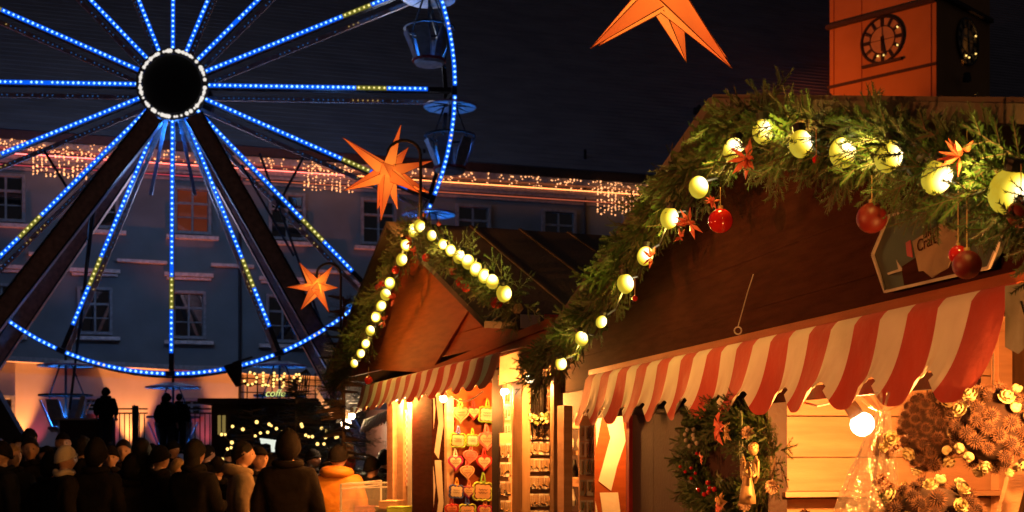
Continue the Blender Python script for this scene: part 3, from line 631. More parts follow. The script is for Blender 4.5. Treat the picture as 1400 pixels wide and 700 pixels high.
# ================================================================ big stall (gable, roof, garland, awning)
n1 = S1.nrm(); d1 = S1.dirn(); UP = Vector((0, 0, 1))
st1 = thing('market_stall', 'big red brown market stall with red and white scalloped awning', 'market stall', S1.at(5.3, -EYE))
APX = (5.25, 1.385); FAR = (8.95, .50); NEAR = (2.3, .56)
def roofh(Y): return APX[1] + (FAR[1] - APX[1]) * (Y - APX[0]) / (FAR[0] - APX[0]) if Y > APX[0] else APX[1] + (NEAR[1] - APX[1]) * (APX[0] - Y) / (APX[0] - NEAR[0])
# gable boards, horizontal, cut by the rake
h = .36
while h < 1.33:
    h2 = min(h + .205, 1.36); hm = h
    def yat(hh):
        hh += .07
        return NEAR[0] + (APX[0] - NEAR[0]) * max(0, (hh - NEAR[1])) / (APX[1] - NEAR[1]), FAR[0] - (FAR[0] - APX[0]) * max(0, (hh - FAR[1])) / (APX[1] - FAR[1])
    a0, a1 = yat(h); b0, b1 = yat(h2)
    if b1 - b0 < .05: b0 = b1 = (b0 + b1) / 2; b1 += .01
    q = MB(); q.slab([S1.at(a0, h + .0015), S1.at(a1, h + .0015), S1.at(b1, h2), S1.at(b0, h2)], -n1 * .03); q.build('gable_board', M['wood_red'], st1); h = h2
for nm, (ya, ha), (yb, hb) in (('roof_far_slope', APX, FAR), ('roof_near_slope', NEAR, APX)):
    q = MB(); A = S1.at(ya, ha, .17); B = S1.at(yb, hb, .17); q.slab([A, B, B + UP * .05, A + UP * .05], -n1 * 3.0); rf = q.build(nm, M['roof_felt'], st1)
    for k in range(7):
        q = MB(); o = -n1 * (.02 + .45 * k); q.slab([A + UP * .051 + o, B + UP * .051 + o, B + UP * .066 + o, A + UP * .066 + o], -n1 * .03); q.build('roof_batten', M['roof_felt'], rf)
# dark posts and closed shutter, banner strips
def panel(mb, pl, x0, x1, y0, y1, out, th, m=0): 
    a_ = pl.pt(x0, y0, out); b_ = pl.pt(x1, y0, out); zt = max(a_.z, b_.z); zt = EYE - (y0 - HZ) / FX * (a_.y + b_.y) / 2; zb = EYE - (y1 - HZ) / FX * (a_.y + b_.y) / 2
    a_.z = b_.z = zb; return mb.slab([a_, b_, b_ + UP * (zt - zb), a_ + UP * (zt - zb)], -pl.nrm() * th, m)
def fullpanel(mb, pl, x0, x1, ztop, out, th, zb=.05, m=0):
    a_ = pl.pt(x0, 600, out); b_ = pl.pt(x1, 600, out); a_.z = b_.z = zb
    return mb.slab([a_, b_, b_ + UP * (ztop - zb), a_ + UP * (ztop - zb)], -pl.nrm() * th, m)
for k, (x0, x1) in enumerate(((858, 893), (893.4, 935), (935.5, 984), (984.6, 1038))):
    q = MB(); fullpanel(q, S1, x0, x1, 2.14, .0, .04); q.build('shutter_board', M['wood_dark'], st1)
q = MB(); fullpanel(q, S1, 856.5, 860, 2.14, .02, .05); q.build('door_edge', M['red_pl'], st1)
q = MB(); fullpanel(q, S1, 1036, 1050, 2.14, .012, .08); q.build('door_post', M['wood_dark'], st1)
# awning
def awning(parent, pl, Y0, h0, hb0, Y1, h1, hb1, nst, out, first_red, lobe, skew, curl, name='awning'):
    V = {}
    aw = []
    for st in range(nst):
        b = MB(); NC = 10; NR = 16; g_ = []
        for i in range(NC + 1):
            s_ = (st + i / NC) / nst; row = []
            Yb = Y0 + (Y1 - Y0) * s_; ht = h0 + (h1 - h0) * s_; hb = hb0 + (hb1 - hb0) * s_
            ph = ((st + i / NC) - (.5 if first_red else 1.5)) * PI      # 0 at the middle of a red stripe
            lb = 1 - abs(math.sin(ph / 2)) ** 3.2
            bot = hb + lobe * (1 - lb)
            sag = .010 * math.sin(s_ * nst * 2.1 + 1.5 * math.sin(s_ * 9)) + .006 * math.sin(s_ * 37)
            for j in range(NR + 1):
                t = j / NR
                if t < .16: u = t / .16; hh = ht - (ht - hb) * .16 * u; ou = out * (.15 + .85 * math.sin(u * PI / 2))
                else:
                    u = (t - .16) / .84; hc = ht - (ht - hb) * .16; hh = hc + (bot - hc) * u; ou = out + .012 * math.sin(u * PI) + curl * u ** 3 * (1.0 if lb > .3 else .5) + sag * u
                row.append(pl.at(Yb + skew * t ** 3, hh, ou))
            g_.append(row)
        vs = [p for r in g_ for p in r]; b.add(vs, [(i * (NR + 1) + j, i * (NR + 1) + j + 1, (i + 1) * (NR + 1) + j + 1, (i + 1) * (NR + 1) + j) for i in range(NC) for j in range(NR)])
        red = (st % 2 == 0) == first_red
        b.build('awning_stripe', M['cloth_red' if red else 'cloth_white'], parent, smooth=True)
aw1 = thing('awning', 'large red and cream striped scalloped awning in front of the big stall', 'awning', S1.at(5.3, .45))
awning(aw1, S1, 3.38, .447, .125, 7.72, .447, .130, 25, .045, True, .10, .10, .04)
q = MB(); q.beam(S1.at(3.6, .20, .0), S1.at(7.7, .20, .0), .02, .05); q.build('rail', M['wood_dark'], aw1)
q = MB(); q.beam(S1.at(3.2, .452, .0), S1.at(7.74, .452, .0), .04, .03); q.build('fixing_batten', M['wood_or'], aw1)
cv = thing('canvas_panel', 'grey green canvas end panel hanging at the right end of the large awning', 'canvas', S1.at(3.25, .4, .15))
q = MB(); vs = []; 
for i in range(7):
    for j in range(9): vs.append(S1.pt(1374 + i * 9, 391 - i * 1.5 + j * (12 - abs(i - 2) * .8), .16 + .01 * math.sin(i * 1.7 + j * .5)))
q.add(vs, [(i * 9 + j, i * 9 + j + 1, (i + 1) * 9 + j + 1, (i + 1) * 9 + j) for i in range(6) for j in range(8)]); q.build('cloth', M['cloth_grey'], cv, smooth=True)
q = MB(); a_ = S1.pt(1396, 412, .185); b_ = S1.pt(1401, 430, .185); c_ = S1.pt(1406, 412, .185); q.tube([a_, b_, c_], .003, 5); q.build('printed_letter', M['cable'], cv)
# cord with ring on the gable
q = MB(); q.tube([S1.pt(1030, 375, .02), S1.pt(1022, 400, .02), S1.pt(1009, 447, .03)], .0022, 5); 
ring = [S1.pt(1009 + 5 * math.cos(t * PI / 6), 452 + 5 * math.sin(t * PI / 6), .05) for t in range(13)]; q.tube(ring, .003, 5); tag(q.build('cord', M['trim']), 'thin cord with metal ring hanging on the gable above the large awning', 'cord')

# stall interior: counter, far wall of pine boards, ceiling, shelf
e1 = -n1
W0 = S1.pt(1046, 600, -.02)
seams = [-1.5, -.9, -.42, -.205, -.04, .128, .30, .46]
for k in range(len(seams) - 1):
    q = MB(); A = W0.copy(); A.z = EYE + seams[k] + .003; B = A + e1 * 1.06; dz = seams[k + 1] - seams[k] - .006
    q.slab([A, B, B + UP * dz, A + UP * dz], d1 * .03); q.build('wall_plank', M['wood_pale'], st1)
q = MB(); A = W0 + d1 * .034 ; A.z = .1; q.slab([A, A + e1 * 2.4, A + e1 * 2.4 + UP * 2.1, A + UP * 2.1], d1 * .03); q.build('back_wall', M['wood_brown'], st1)
q = MB(); A = W0 + e1 * 1.02 - d1 * .05; A.z = .1; q.box(A + UP * 1.05, (.06, .06, 2.1), (e1, d1, UP)); q.build('corner_post', M['wood_pale'], st1)
q = MB(); A = S1.at(W0.y, 0, -.02) ; A.z = 2.175; B = S1.at(2.3, 0, -.02); B.z = 2.175; q.slab([A, B, B + e1 * 2.4, A + e1 * 2.4], (0, 0, .03)); q.build('ceiling', M['wood_pale'], st1)
q = MB(); A = S1.at(W0.y, 0, -2.2); A.z = .1; B = S1.at(2.3, 0, -2.2); B.z = .1; q.slab([A, B, B + UP * 2.05, A + UP * 2.05], e1 * .03); q.build('rear_wall', M['wood_pale'], st1)
q = MB(); A = W0 - d1 * .004 + e1 * .03; A.z = EYE - .195; q.slab([A, A + e1 * 1.0, A + e1 * 1.0 - d1 * .13, A - d1 * .13], (0, 0, .02)); q.build('shelf', M['wood_pale'], st1)
q = MB(); q.slab([S1.at(5.15, -.62, .1), S1.at(2.4, -.62, .1), S1.at(2.4, -.62, -.6), S1.at(5.15, -.62, -.6)], (0, 0, .04)); q.build('counter', M['wood_brown'], st1)
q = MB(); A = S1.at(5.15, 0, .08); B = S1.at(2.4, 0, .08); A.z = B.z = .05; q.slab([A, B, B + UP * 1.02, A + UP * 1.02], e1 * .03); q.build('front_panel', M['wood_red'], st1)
rc = MB(); vs = []
for i in range(13):
    for j in range(2): vs.append(W0 + e1 * (1.13 + i * .07) - d1 * (.1 + .02 * math.sin(i * 2.2)) + UP * (.1 - 1.7 + j * 1.9 + 1.4 - W0.z + .0))
for v in vs: pass
rc.add([Vector((v.x, v.y, .2 if k % 2 == 0 else 2.12)) for k, v in enumerate(vs)], [(2 * i, 2 * i + 2, 2 * i + 3, 2 * i + 1) for i in range(12)]); tag(rc.build('curtain', M['cloth_red'], smooth=True), 'red curtain behind the dried flower balls in the big stall', 'curtain')
q = MB(); q.beam(P(1400, 610, 3.75), P(1372, 720, 3.75), .05, .03, (0, 1, 0)); tag(q.build('wooden_brace', M['wood_pale']), 'pale slanting wooden brace at the lower right edge', 'beam')

def hotbulb(p, r, label, e, colr, cat='light bulb', grp='bare bulbs under the awnings', dr_=(-.45, .1, .75), wire=None):
    p = Vector(p); t = thing('light_bulb', label, cat, p, grp); d = Vector(dr_).normalized()
    b = MB(); b.sph(p, r, 16, 12); b.build('glass', M['bulb_hot'], t, smooth=True)
    b = MB(); b.lathe(p + d * r * .8, [(r * .62, 0), (r * .6, r * .9), (r * .45, r * 1.9), (.001, r * 2)], 12, d); b.build('socket', M['wood_brown'], t)
    if wire: b = MB(); b.tube([p + d * r * 2.6] + [Vector(q_) for q_ in wire], .004, 5); b.build('wire', M['cloth_white'], t)
    lamp('lamp', p - d * 0 + Vector((0, -.0, -r * 1.3)), e, colr, .02, parent=t)
    return t
WB = (1.0, .34, .06)
SP1 = Pl(S1.pt(812, 600).x - 5 * S1.pt(812, 600).y, 5.0); SP0 = Pl(S1.pt(792, 600).x - 5 * S1.pt(792, 600).y, 5.0)
b1p = S1.pt(1179, 580, -.10)
hotbulb(b1p, .042, 'bright white bulb in a tilted socket shining on the pine boards of the big stall', 80, WB, wire=[S1.pt(1152, 548, -.03), S1.pt(1118, 555, .05), S1.pt(1098, 550, .06)])
hotbulb(S1.pt(1299, 538, .05), .018, 'bulb half hidden by a scallop above the dried flower balls', 16, WB, dr_=(0, 0, 1))
hotbulb(S1.pt(1450, 520, .09), .035, 'added bulb out of view at the right lighting the large dried flower ball', 60, WB, dr_=(0, 0, 1))  # unseen bulb added to light the flower balls from the front
hotbulb(S1.pt(839, 562, -.05), .030, 'bulb under the far end of the large awning above the star banner', 34, WB, dr_=(0, 0, 1))

# star-print banners
def banner(pl, x0, x1, ztop, out, label, flip=1):
    t = thing('banner', label, 'banner', pl.pt((x0 + x1) / 2, 640, out), 'star print banners beside the stall fronts')
    b = MB(); fullpanel(b, pl, x0, x1, ztop, out, .01); b.build('cloth', M['wood_or'], t)
    a_ = pl.pt(x0, 600, out + .004); c_ = pl.pt(x1, 600, out + .004)
    def q(u, z): p = a_.lerp(c_, u); p.z = z; return p
    for k in range(4):
        z = ztop - .32 - k * .68
        b = MB(); pts = [q(.16, z + .31), q(.74, z + .31), q(.98, z - .06), q(.70, z - .22), q(.52, z - .36), q(.12, z - .30), q(.50, z - .04), q(.30, z + .12)]
        b.slab(pts, pl.nrm() * .002); b.build('printed_star', M['cloth_white'], t)
        b = MB(); b.slab([q(.02, z + .26), q(.22, z + .08), q(.05, z - .10)], pl.nrm() * .0015); b.build('printed_star', M['cloth_white'], t)
    return t
banner(SP1, 813, 856, 2.12, .0, 'orange banner with white star print left of the dark shutter of the big stall')
# sign on the gable
sg = thing('stall_sign', 'six sided dark sign with pale rim and lettering on the gable of the big stall', 'sign', S1.pt(1280, 350, .03))
rim = [(1210, 399), (1193, 348), (1215, 295), (1320, 270), (1380, 295), (1352, 366)]
q = MB(); q.slab([S1.pt(x, y, .03) for x, y in rim], -n1 * .02); q.build('board', mat('sign_dark', (.05, .055, .035), .5), sg)
for i in range(6):
    a_, b_ = rim[i], rim[(i + 1) % 6]; q = MB(); q.beam(S1.pt(*a_, .035), S1.pt(*b_, .035), .008, .008, n1); q.build('rim', M['trim'], sg)
def flat(pts, out, m, nme): q = MB(); q.slab([S1.pt(x, y, out) for x, y in pts], -n1 * .003); return q.build(nme, M[m], sg)
flat([(1232, 365), (1252, 352), (1278, 345), (1320, 350), (1322, 372), (1236, 390)], .034, 'wood_red', 'printed_ground')
flat([(1247, 330), (1288, 305), (1312, 318), (1296, 366), (1286, 372), (1274, 380), (1262, 370), (1256, 371)], .037, 'coat_beige', 'printed_scroll')
flat([(1213, 373), (1228, 368), (1225, 355), (1232, 366), (1232, 370), (1214, 376)], .037, 'trim', 'printed_figure')
flat([(1238, 332), (1244, 328), (1247, 352), (1240, 350)], .038, 'red_pl', 'printed_figure')
def text(s_, pl, px, py, size, out, m, parent, tilt=0):
    cu = bpy.data.curves.new('lettering', 'FONT'); cu.body = s_; cu.size = size; cu.extrude = .001
    to_ = bpy.data.objects.new('lettering', cu); me = bpy.data.meshes.new_from_object(to_); bpy.data.objects.remove(to_); me.materials.clear(); me.materials.append(m)
    o = bpy.data.objects.new('lettering', me); col.objects.link(o); p = pl.pt(px, py, out)
    xa = -pl.dirn() if pl.sg > 0 else pl.dirn(); na = pl.nrm(); R = Matrix((xa, UP, xa.cross(UP))).transposed()
    o.rotation_euler = (R.to_4x4() @ Matrix.Rotation(tilt, 4, 'Z')).to_euler(); o.location = p - (WO[parent] if parent else Vector((0, 0, 0)))
    if parent: o.parent = parent
    return o
text('the', S1, 1262, 327, .045, .043, M['wood_red'], sg, .1); text('Craft', S1, 1254, 345, .052, .043, M['wood_red'], sg, .1)

# garland of the big stall
bp1 = [(767, 497), (795, 463), (822, 440), (855, 388), (882, 350), (915, 298), (955, 256), (1003, 205), (1043, 180), (1095, 197), (1152, 209), (1215, 214), (1281, 242), (1378, 262)]
path1 = [S1.pt(x - 14, y - 10, .20) for x, y in [(745, 520)] + bp1[:7]] + [S1.pt(1000, 185, .20), S1.pt(1040, 162, .20)] + [S1.pt(x, y - 26, .20) for x, y in bp1[9:]] + [S1.pt(1480, 300, .20)]
ga1 = thing('fir_garland', 'thick fir garland along the gable edge of the big stall', 'garland', path1[8])
for z in range(1): garland_mesh('foliage', path1, 920, .18, .78, [M['needle'], M['twig']], n1, ga1, BR, .30, seed=5)
q = MB(); q.tube(path1, .03, 6); q.build('rope', M['twig'], ga1)
string_light('light_string', 'string of large yellow globe bulbs on the garland of the big stall', [S1.pt(x, y, .30) for x, y in bp1], [.032, .034, .027, .039, .036, .038, .038, .038, .036, .038, .039, .038, .038, .044])
gb = 'red baubles in the garland of the big stall'
bauble(S1.pt(985, 302, .28), .047, 'shiny dark red bauble hanging below the two highest left bulbs of the big garland', gb)
bauble(S1.pt(1192, 298, .22), .045, 'matt red bauble hanging in shadow left of the gable sign', gb, 'bauble_m')
bauble(S1.pt(1322, 362, .24), .036, 'matt red bauble in front of the lower right rim of the gable sign', gb, 'bauble_m', .3)
bauble(S1.pt(1310, 348, .25), .024, 'small glossy red bauble just above the matt one at the gable sign', gb, hang=.2)
bauble(S1.pt(1396, 292, .3), .032, 'red bauble under the rightmost bulb of the big garland', gb, 'bauble_m')
bauble(S1.pt(868, 408, .27), .014, 'tiny red bauble right of the fourth lowest bulb of the big garland', gb); bauble(S1.pt(1116, 218, .3), .013, 'tiny red bauble between two bulbs at the top of the big garland', gb)
gp = 'frosted pink ornaments in the big garland'
for i, (x, y, s_, l_) in enumerate(((943, 305, .07, 'frosted pink ornament beside the bulb left of the shiny bauble'), (1022, 217, .075, 'frosted pink ornament right of the bulb at the left shoulder of the garland'), (975, 275, .035, 'small pink ornament directly above the shiny bauble'),
        (1312, 214, .055, 'pink ornament on top of the garland above the gable sign'), (930, 325, .04, 'small pink ornament low on the left side of the garland'), (890, 352, .05, 'pink ornament touching the fifth lowest bulb'))): pinkorn(S1.pt(x, y, .31), s_, l_, gp, i)

# ================================================================ second stall
n2 = S2.nrm(); d2 = S2.dirn()
st2 = thing('market_stall', 'smaller market stall further back with orange brown gable', 'market stall', S2.at(11.6, -EYE))
AP2 = (11.70, 2.02); F2 = (14.15, .74); N2 = (9.2, .86)
hs = [.78 + i * .165 for i in range(9)]
for k in range(8):
    ha, hb = hs[k], hs[k + 1] - .004
    def ya(hh): f = max(0, (hh + .05 - .85) / (AP2[1] - .85)); return N2[0] + (AP2[0] - N2[0]) * f, F2[0] + (AP2[0] - F2[0]) * f
    q = MB(); a0, a1 = ya(ha); b0, b1 = ya(hb)
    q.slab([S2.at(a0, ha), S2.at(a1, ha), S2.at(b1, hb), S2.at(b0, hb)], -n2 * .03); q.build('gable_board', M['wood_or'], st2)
# projecting canopy panel on the far half, lit from below
q = MB(); A = S2.pt(513, 499, .12); B = S2.pt(592, 503, .05); C = S2.pt(640, 425, .015); D = S2.pt(566, 330, .015)
q.slab([A, B, C, D], -n2 * .02); q.build('canopy_panel', M['wood_or'], st2)
q = MB(); q.beam(A + UP * -.02, B + UP * -.02, .03, .05); q.beam(B + UP * -.02, S2.pt(757, 440, .02), .03, .06); q.build('canopy_edge', M['wood_or'], st2)
q = MB(); a_ = S2.pt(598, 506, .05); b_ = S2.pt(760, 446, .02); q.slab([a_, b_, b_ - UP * .17, a_ - UP * .10], -n2 * .03); q.build('fascia', M['wood_or'], st2)
for nm, (ya_, ha), (yb, hb) in (('roof_far_slope', AP2, F2), ('roof_near_slope', N2, AP2)):
    q = MB(); A = S2.at(ya_, ha, .25); B = S2.at(yb, hb, .25); q.slab([A, B, B + UP * .05, A + UP * .05], -n2 * 3.4); rf = q.build(nm, M['roof_felt'], st2)
    for k in range(6):
        q = MB(); o = -n2 * (.3 + .5 * k); q.slab([A + UP * .051 + o, B + UP * .051 + o, B + UP * .066 + o, A + UP * .066 + o], -n2 * .03); q.build('roof_batten', M['roof_felt'], rf)
q = MB(); q.slab([S2.at(9.25, .85, .02), S2.at(9.25, .62, .02), S2.at(9.25, .62, -3), S2.at(9.25, .85, -3)], d2 * .03); q.build('side_fascia', M['wood_or'], st2)
for k in range(8):
    q = MB(); A = S2.at(9.22, .86, .0 - k * .16); q.slab([A, A - n2 * .15, A - n2 * .15 + UP * .1 , A + UP * .1], -d2 * .01); q.build('valance_stripe', M['cloth_white' if k % 2 == 0 else 'cloth_red'], st2)
aw2 = thing('awning', 'narrower red and cream striped awning on the second stall', 'awning', S2.at(11.5, .7))
awning(aw2, S2, 9.05, .71, .425, 12.75, .655, .345, 25, .20, True, .055, .10, .05)
q = MB(); q.slab([S2.at(9.04, .70, .02), S2.at(9.04, .64, .20), S2.at(9.04, .44, .21), S2.at(9.04, .50, .0)], -d2 * .006); q.build('side_flap', M['coat_beige'], aw2)
# side wall and posts
q = MB(); fullpanel(q, S2, 563, 590.5, 2.35, .03, .35); q.build('dark_post', M['wood_red'], st2)
for k, (x0, x1, m_) in enumerate(((529, 537, 'wood_pale'), (543, 551, 'wood_pale'), (557, 562, 'white_pl'), (607.5, 611, 'wood_pale'), (700, 714, 'wood_brown'), (691, 699, 'wood_pale'), (752, 757, 'wood_brown'), (762, 771, 'wood_pale'))):
    q = MB(); zt = EYE - (({0: 548, 1: 548, 2: 548, 3: 545, 4: 515, 5: 606, 6: 508, 7: 556}[k]) - HZ) / FX * S2.pt(x0, 600).y; fullpanel(q, S2, x0, x1, zt, .03 + .004 * k, .06); q.build('post', M[m_], st2)
q = MB(); a_ = S2.pt(683, 507, .02); b_ = S2.pt(762, 490, .02); q.slab([a_, b_, b_ + UP * .13, a_ + UP * .06], -n2 * .04); q.build('header_board', M['wood_pale'], st2)
q = MB(); a_ = S2.pt(683, 516, .05); b_ = S2.pt(762, 499, .05); q.beam(a_, b_, .03, .03); q.build('header_rail', M['wood_pale'], st2)
q = MB(); q.slab([S2.at(13.4, -1.65, -2.2), S2.at(8.3, -1.65, -2.2), S2.at(8.3, .9, -2.2), S2.at(13.4, .9, -2.2)], -n2 * .03); q.build('rear_wall', M['wood_dark'], st2)
q = MB(); q.slab([S2.at(13.4, .55, -.1), S2.at(8.3, .55, -.1), S2.at(8.3, .55, -2.2), S2.at(13.4, .55, -2.2)], (0, 0, .03)); q.build('ceiling', M['wood_dark'], st2)
q = MB(); fullpanel(q, S2, 672.5, 690, 2.3, -.06, .03); q.build('dark_panel', M['wood_dark'], st2)
SPH = Pl(S2.pt(616, 600).x - 2.63 * S2.pt(616, 600).y, 2.63); SPC = Pl(S2.pt(716, 600).x - 2.63 * S2.pt(716, 600).y, 2.63); SPB = Pl(S2.pt(593, 600).x - 2.63 * S2.pt(593, 600).y, 2.63)
banner(SPB, 592, 607, 2.28, .04, 'narrow star print banner between the dark post and the gingerbread hearts')
# checked cloth behind far posts
ck = MB()
for i in range(3):
    for j in range(26):
        a_ = S2.pt(551.5 + i * 1.9, 560 + j * 4, .01); b_ = S2.pt(551.5 + (i + 1) * 1.9, 560 + j * 4, .01); dz = UP * (4 / FX * a_.y)
        ck.add([a_, b_, b_ - dz, a_ - dz], [(0, 1, 2, 3)], (i + j) % 2)
tag(ck.build('checked_cloth', [M['cloth_red'], M['cloth_white']]), 'narrow red and white checked cloth between the pale posts', 'cloth')
# bulbs of second stall
for x, y, r, o_, e, l_ in ((541, 543, .035, .1, 40, 'left bulb of the pair under the far end of the second awning'), (556, 541, .035, .1, 40, 'right bulb of the pair under the far end of the second awning'), (606, 545, .03, .12, 30, 'bulb above the narrow star banner of the second stall'),
                        (690, 536, .03, .10, 19, 'bulb under the near end of the second awning lighting the hearts'),
   (712, 542, .03, -.35, 30, 'bulb hanging inside behind the pendant cards'), (724, 518, .03, .12, 60, 'bulb in front of the header board by the small cards')):
    hotbulb(S2.pt(x, y, o_), r, l_, e * 2.2, WB, dr_=(0, 0, 1))
q = MB(); q.tube([S2.pt(x, y, .1) for x, y in ((616, 541), (628, 548), (640, 548), (650, 543), (660, 535))], .006, 5); tag(q.build('wire', M['cloth_white']), 'sagging pale wire above the gingerbread hearts', 'wire')

# gingerbread hearts and plaques
cm = {k: mat('icing_' + k, c, .5, bump=.3, bscale=120) for k, c in dict(salmon=(.80, .24, .12), red=(.62, .03, .03), green=(.28, .50, .05), pink=(.85, .22, .20), purple=(.30, .02, .14), blue=(.05, .10, .45), lime=(.50, .62, .08), cream=(.85, .72, .50), white=(.8, .76, .7), magenta=(.6, .02, .2), orange=(.9, .4, .06), peach=(.85, .50, .28), brown=(.12, .03, .02)).items()}
def heart2d(n_=22): return [(.0625 * 16 * math.sin(t) ** 3 * .5, .0625 * (13 * math.cos(t) - 5 * math.cos(2 * t) - 2 * math.cos(3 * t) - math.cos(4 * t)) * .5) for t in [2 * PI * i / n_ for i in range(n_)]]
def plaque2d(n_=6):
    o = []
    for sx, sy, ex, ey in ((-1, -1, 1, -1), (1, -1, 1, 1), (1, 1, -1, 1), (-1, 1, -1, -1)):
        for i in range(n_): t = i / n_; bulge = .06 * abs(math.sin(t * PI * 3)); nx, ny = (ey - sy), -(ex - sx); o.append((.46 * (sx + (ex - sx) * t) + bulge * nx / 2, .40 * (sy + (ey - sy) * t) + bulge * ny / 2))
    return o
def ginger(px, py, w_, shape, rimc, facec, ribc, label, out=.06, wob=0):
    n2 = SPH.nrm(); c = SPH.pt(px, py, out); s_ = w_ / FX * c.y * 1.22; xa = SPH.dirn(); t = thing('gingerbread_' + shape, label, 'gingerbread heart' if shape == 'heart' else 'gingerbread plaque', c, 'gingerbread hanging in the second stall')
    sh = heart2d() if shape == 'heart' else plaque2d(); ca, sa = math.cos(wob), math.sin(wob)
    def q3(x, y, o): x, y = x * ca - y * sa, x * sa + y * ca; return c + xa * x * s_ + UP * y * s_ + n2 * o
    b = MB(); b.slab([q3(x, y, 0) for x, y in sh], n2 * .018); b.build('cake', cm['brown'], t)
    nn = len(sh); b = MB(); b.tube([q3(*sh[i % nn], .018) for i in range(nn + 1)], s_ * .055, 6); b.build('icing_rim', cm[rimc], t)
    b = MB(); b.slab([q3(x * .80, y * .80 + (.02 if shape == 'heart' else 0), .018) for x, y in sh], n2 * .006); b.build('icing_face', cm[facec], t)
    b = MB()
    for r_ in range(2):
        b.tube([q3(-.24 + .048 * k, (.10 - .16 * r_) + .05 * math.sin(k * 2.1 + r_), .027) for k in range(11)], s_ * .014, 4)
    b.build('icing_writing', cm['brown'] if facec != 'brown' else cm['white'], t)
    b = MB(); top = .34 if shape == 'heart' else .42
    b.tube([q3(-.12, top, .012), q3(-.05, top + .42, .01), q3(0, top + .55, .0)], s_ * .05, 5); b.tube([q3(.14, top, .014), q3(.05, top + .42, .012), q3(0, top + .55, .0)], s_ * .05, 5); b.sph(q3(0, top + .05, .02), s_ * .09, 6, 5); b.build('ribbon', cm[ribc], t)
q = MB(); fullpanel(q, SPH, 611, 674, 2.32, .0, .03); q.build('display_panel', M['wood_or'], st2)
G = [(629, 566, 19, 'heart', 'salmon', 'salmon', 'orange', 'salmon gingerbread heart at the left end of the top row'), (647, 564, 15, 'heart', 'red', 'peach', 'red', 'red rimmed gingerbread heart in the middle of the top row'), (665, 567, 19, 'plaque', 'green', 'cream', 'green', 'green rimmed square gingerbread at the right end of the top row'),
     (625, 602, 17, 'plaque', 'green', 'peach', 'blue', 'green rimmed square gingerbread with blue ribbon in the second row'), (645, 602, 14, 'plaque', 'green', 'cream', 'green', 'pale narrow gingerbread square in the middle of the second row'), (665, 602, 21, 'heart', 'pink', 'peach', 'pink', 'large pink gingerbread heart at the right of the second row'),
     (622, 632, 17, 'heart', 'magenta', 'cream', 'white', 'purple rimmed gingerbread heart with white ribbon in the third row'), (642, 624, 16, 'heart', 'pink', 'pink', 'pink', 'plain pink gingerbread heart upper one in the middle of the third row'), (638, 645, 16, 'heart', 'peach', 'peach', 'pink', 'pale pink gingerbread heart lower one in the middle of the third row'), (661, 632, 18, 'heart', 'red', 'cream', 'red', 'red gingerbread heart at the right of the third row'),
     (623, 672, 16, 'plaque', 'blue', 'cream', 'orange', 'blue rimmed gingerbread square at the left of the fourth row'), (640, 672, 15, 'heart', 'purple', 'peach', 'salmon', 'small purple rimmed gingerbread heart in the fourth row'), (659, 672, 22, 'plaque', 'lime', 'peach', 'green', 'wide lime green gingerbread plaque at the right of the fourth row'),
     (617, 697, 16, 'heart', 'red', 'salmon', 'red', 'red gingerbread heart at the left of the bottom row'), (638, 700, 19, 'plaque', 'lime', 'peach', 'blue', 'lime gingerbread plaque with blue ribbon in the bottom row'), (662, 699, 17, 'heart', 'magenta', 'peach', 'salmon', 'magenta rimmed gingerbread heart at the right of the bottom row')]
for i, g_ in enumerate(G): ginger(*g_, wob=random.uniform(-.09, .09))

# racks of small pendant cards
def cardrack(pl, x0, x1, rows, ncol, out, label, pitch, items=3, hgt=.8):
    t = thing('card_rack', label, 'display rack', pl.pt((x0 + x1) / 2, rows[0], out), 'racks of small pendant cards')
    bb = MB(); fullpanel(bb, pl, x0 - 1, x1 + 1, EYE - (rows[0] - 14 - HZ) / FX * pl.pt(x0, 600).y, out - .03, .02); bb.build('backboard', M['wood_pale'], t)
    for r_, y in enumerate(rows):
        for c_ in range(ncol):
            xa = x0 + (x1 - x0) * c_ / ncol; xb = x0 + (x1 - x0) * (c_ + .92) / ncol
            b = MB(); A = pl.pt(xa, y, out + .01 * (c_ % 2)); B = pl.pt(xb, y, out + .012 * (c_ % 2)); B.z = A.z; dn = UP * -(pitch * hgt / FX * A.y)
            b.slab([A, B, B + dn, A + dn], -pl.nrm() * .004); cd = b.build('card', M['white_pl'] if (r_ + c_) % 3 else M['trim'], t)
            b = MB()
            for q_ in range(items):
                f = (q_ + .5) / items; p = A.lerp(B, f) + pl.nrm() * .006; l_ = dn * random.uniform(.45, .85)
                b.beam(p + dn * .12, p + dn * .12 + l_, .008, .004, pl.nrm(), random.choice((0, 0, 1, 2))); b.octa(p + dn * .12 + l_, .009, random.choice((0, 1)))
            b.build('pendant', [M['wood_brown'], M['gold'], M['cone']], cd)
    return t
cardrack(SPC, 716, 751, [520, 541, 562, 583, 604, 627, 651, 675, 698], 5, -.02, 'tall rack of small cards with dark pendants between two wooden posts', 22)
cardrack(SPC, 684, 699, [606, 632, 658, 684], 2, .05, 'narrow rack of cards in the dark left of the wooden post', 25)
cardrack(SPC, 690, 698, [536, 558, 580], 1, -.1, 'hanging pendants seen in the dark behind the header board', 20, 2)
cardrack(SP0, 793, 812, [582, 604, 628], 3, -.02, 'pale rack of hanging feather pendants left of the orange banner', 26, 1)
cardrack(SP0, 793, 812, [656, 684], 2, -.03, 'lower rack of photo cards left of the orange banner', 27, 2)
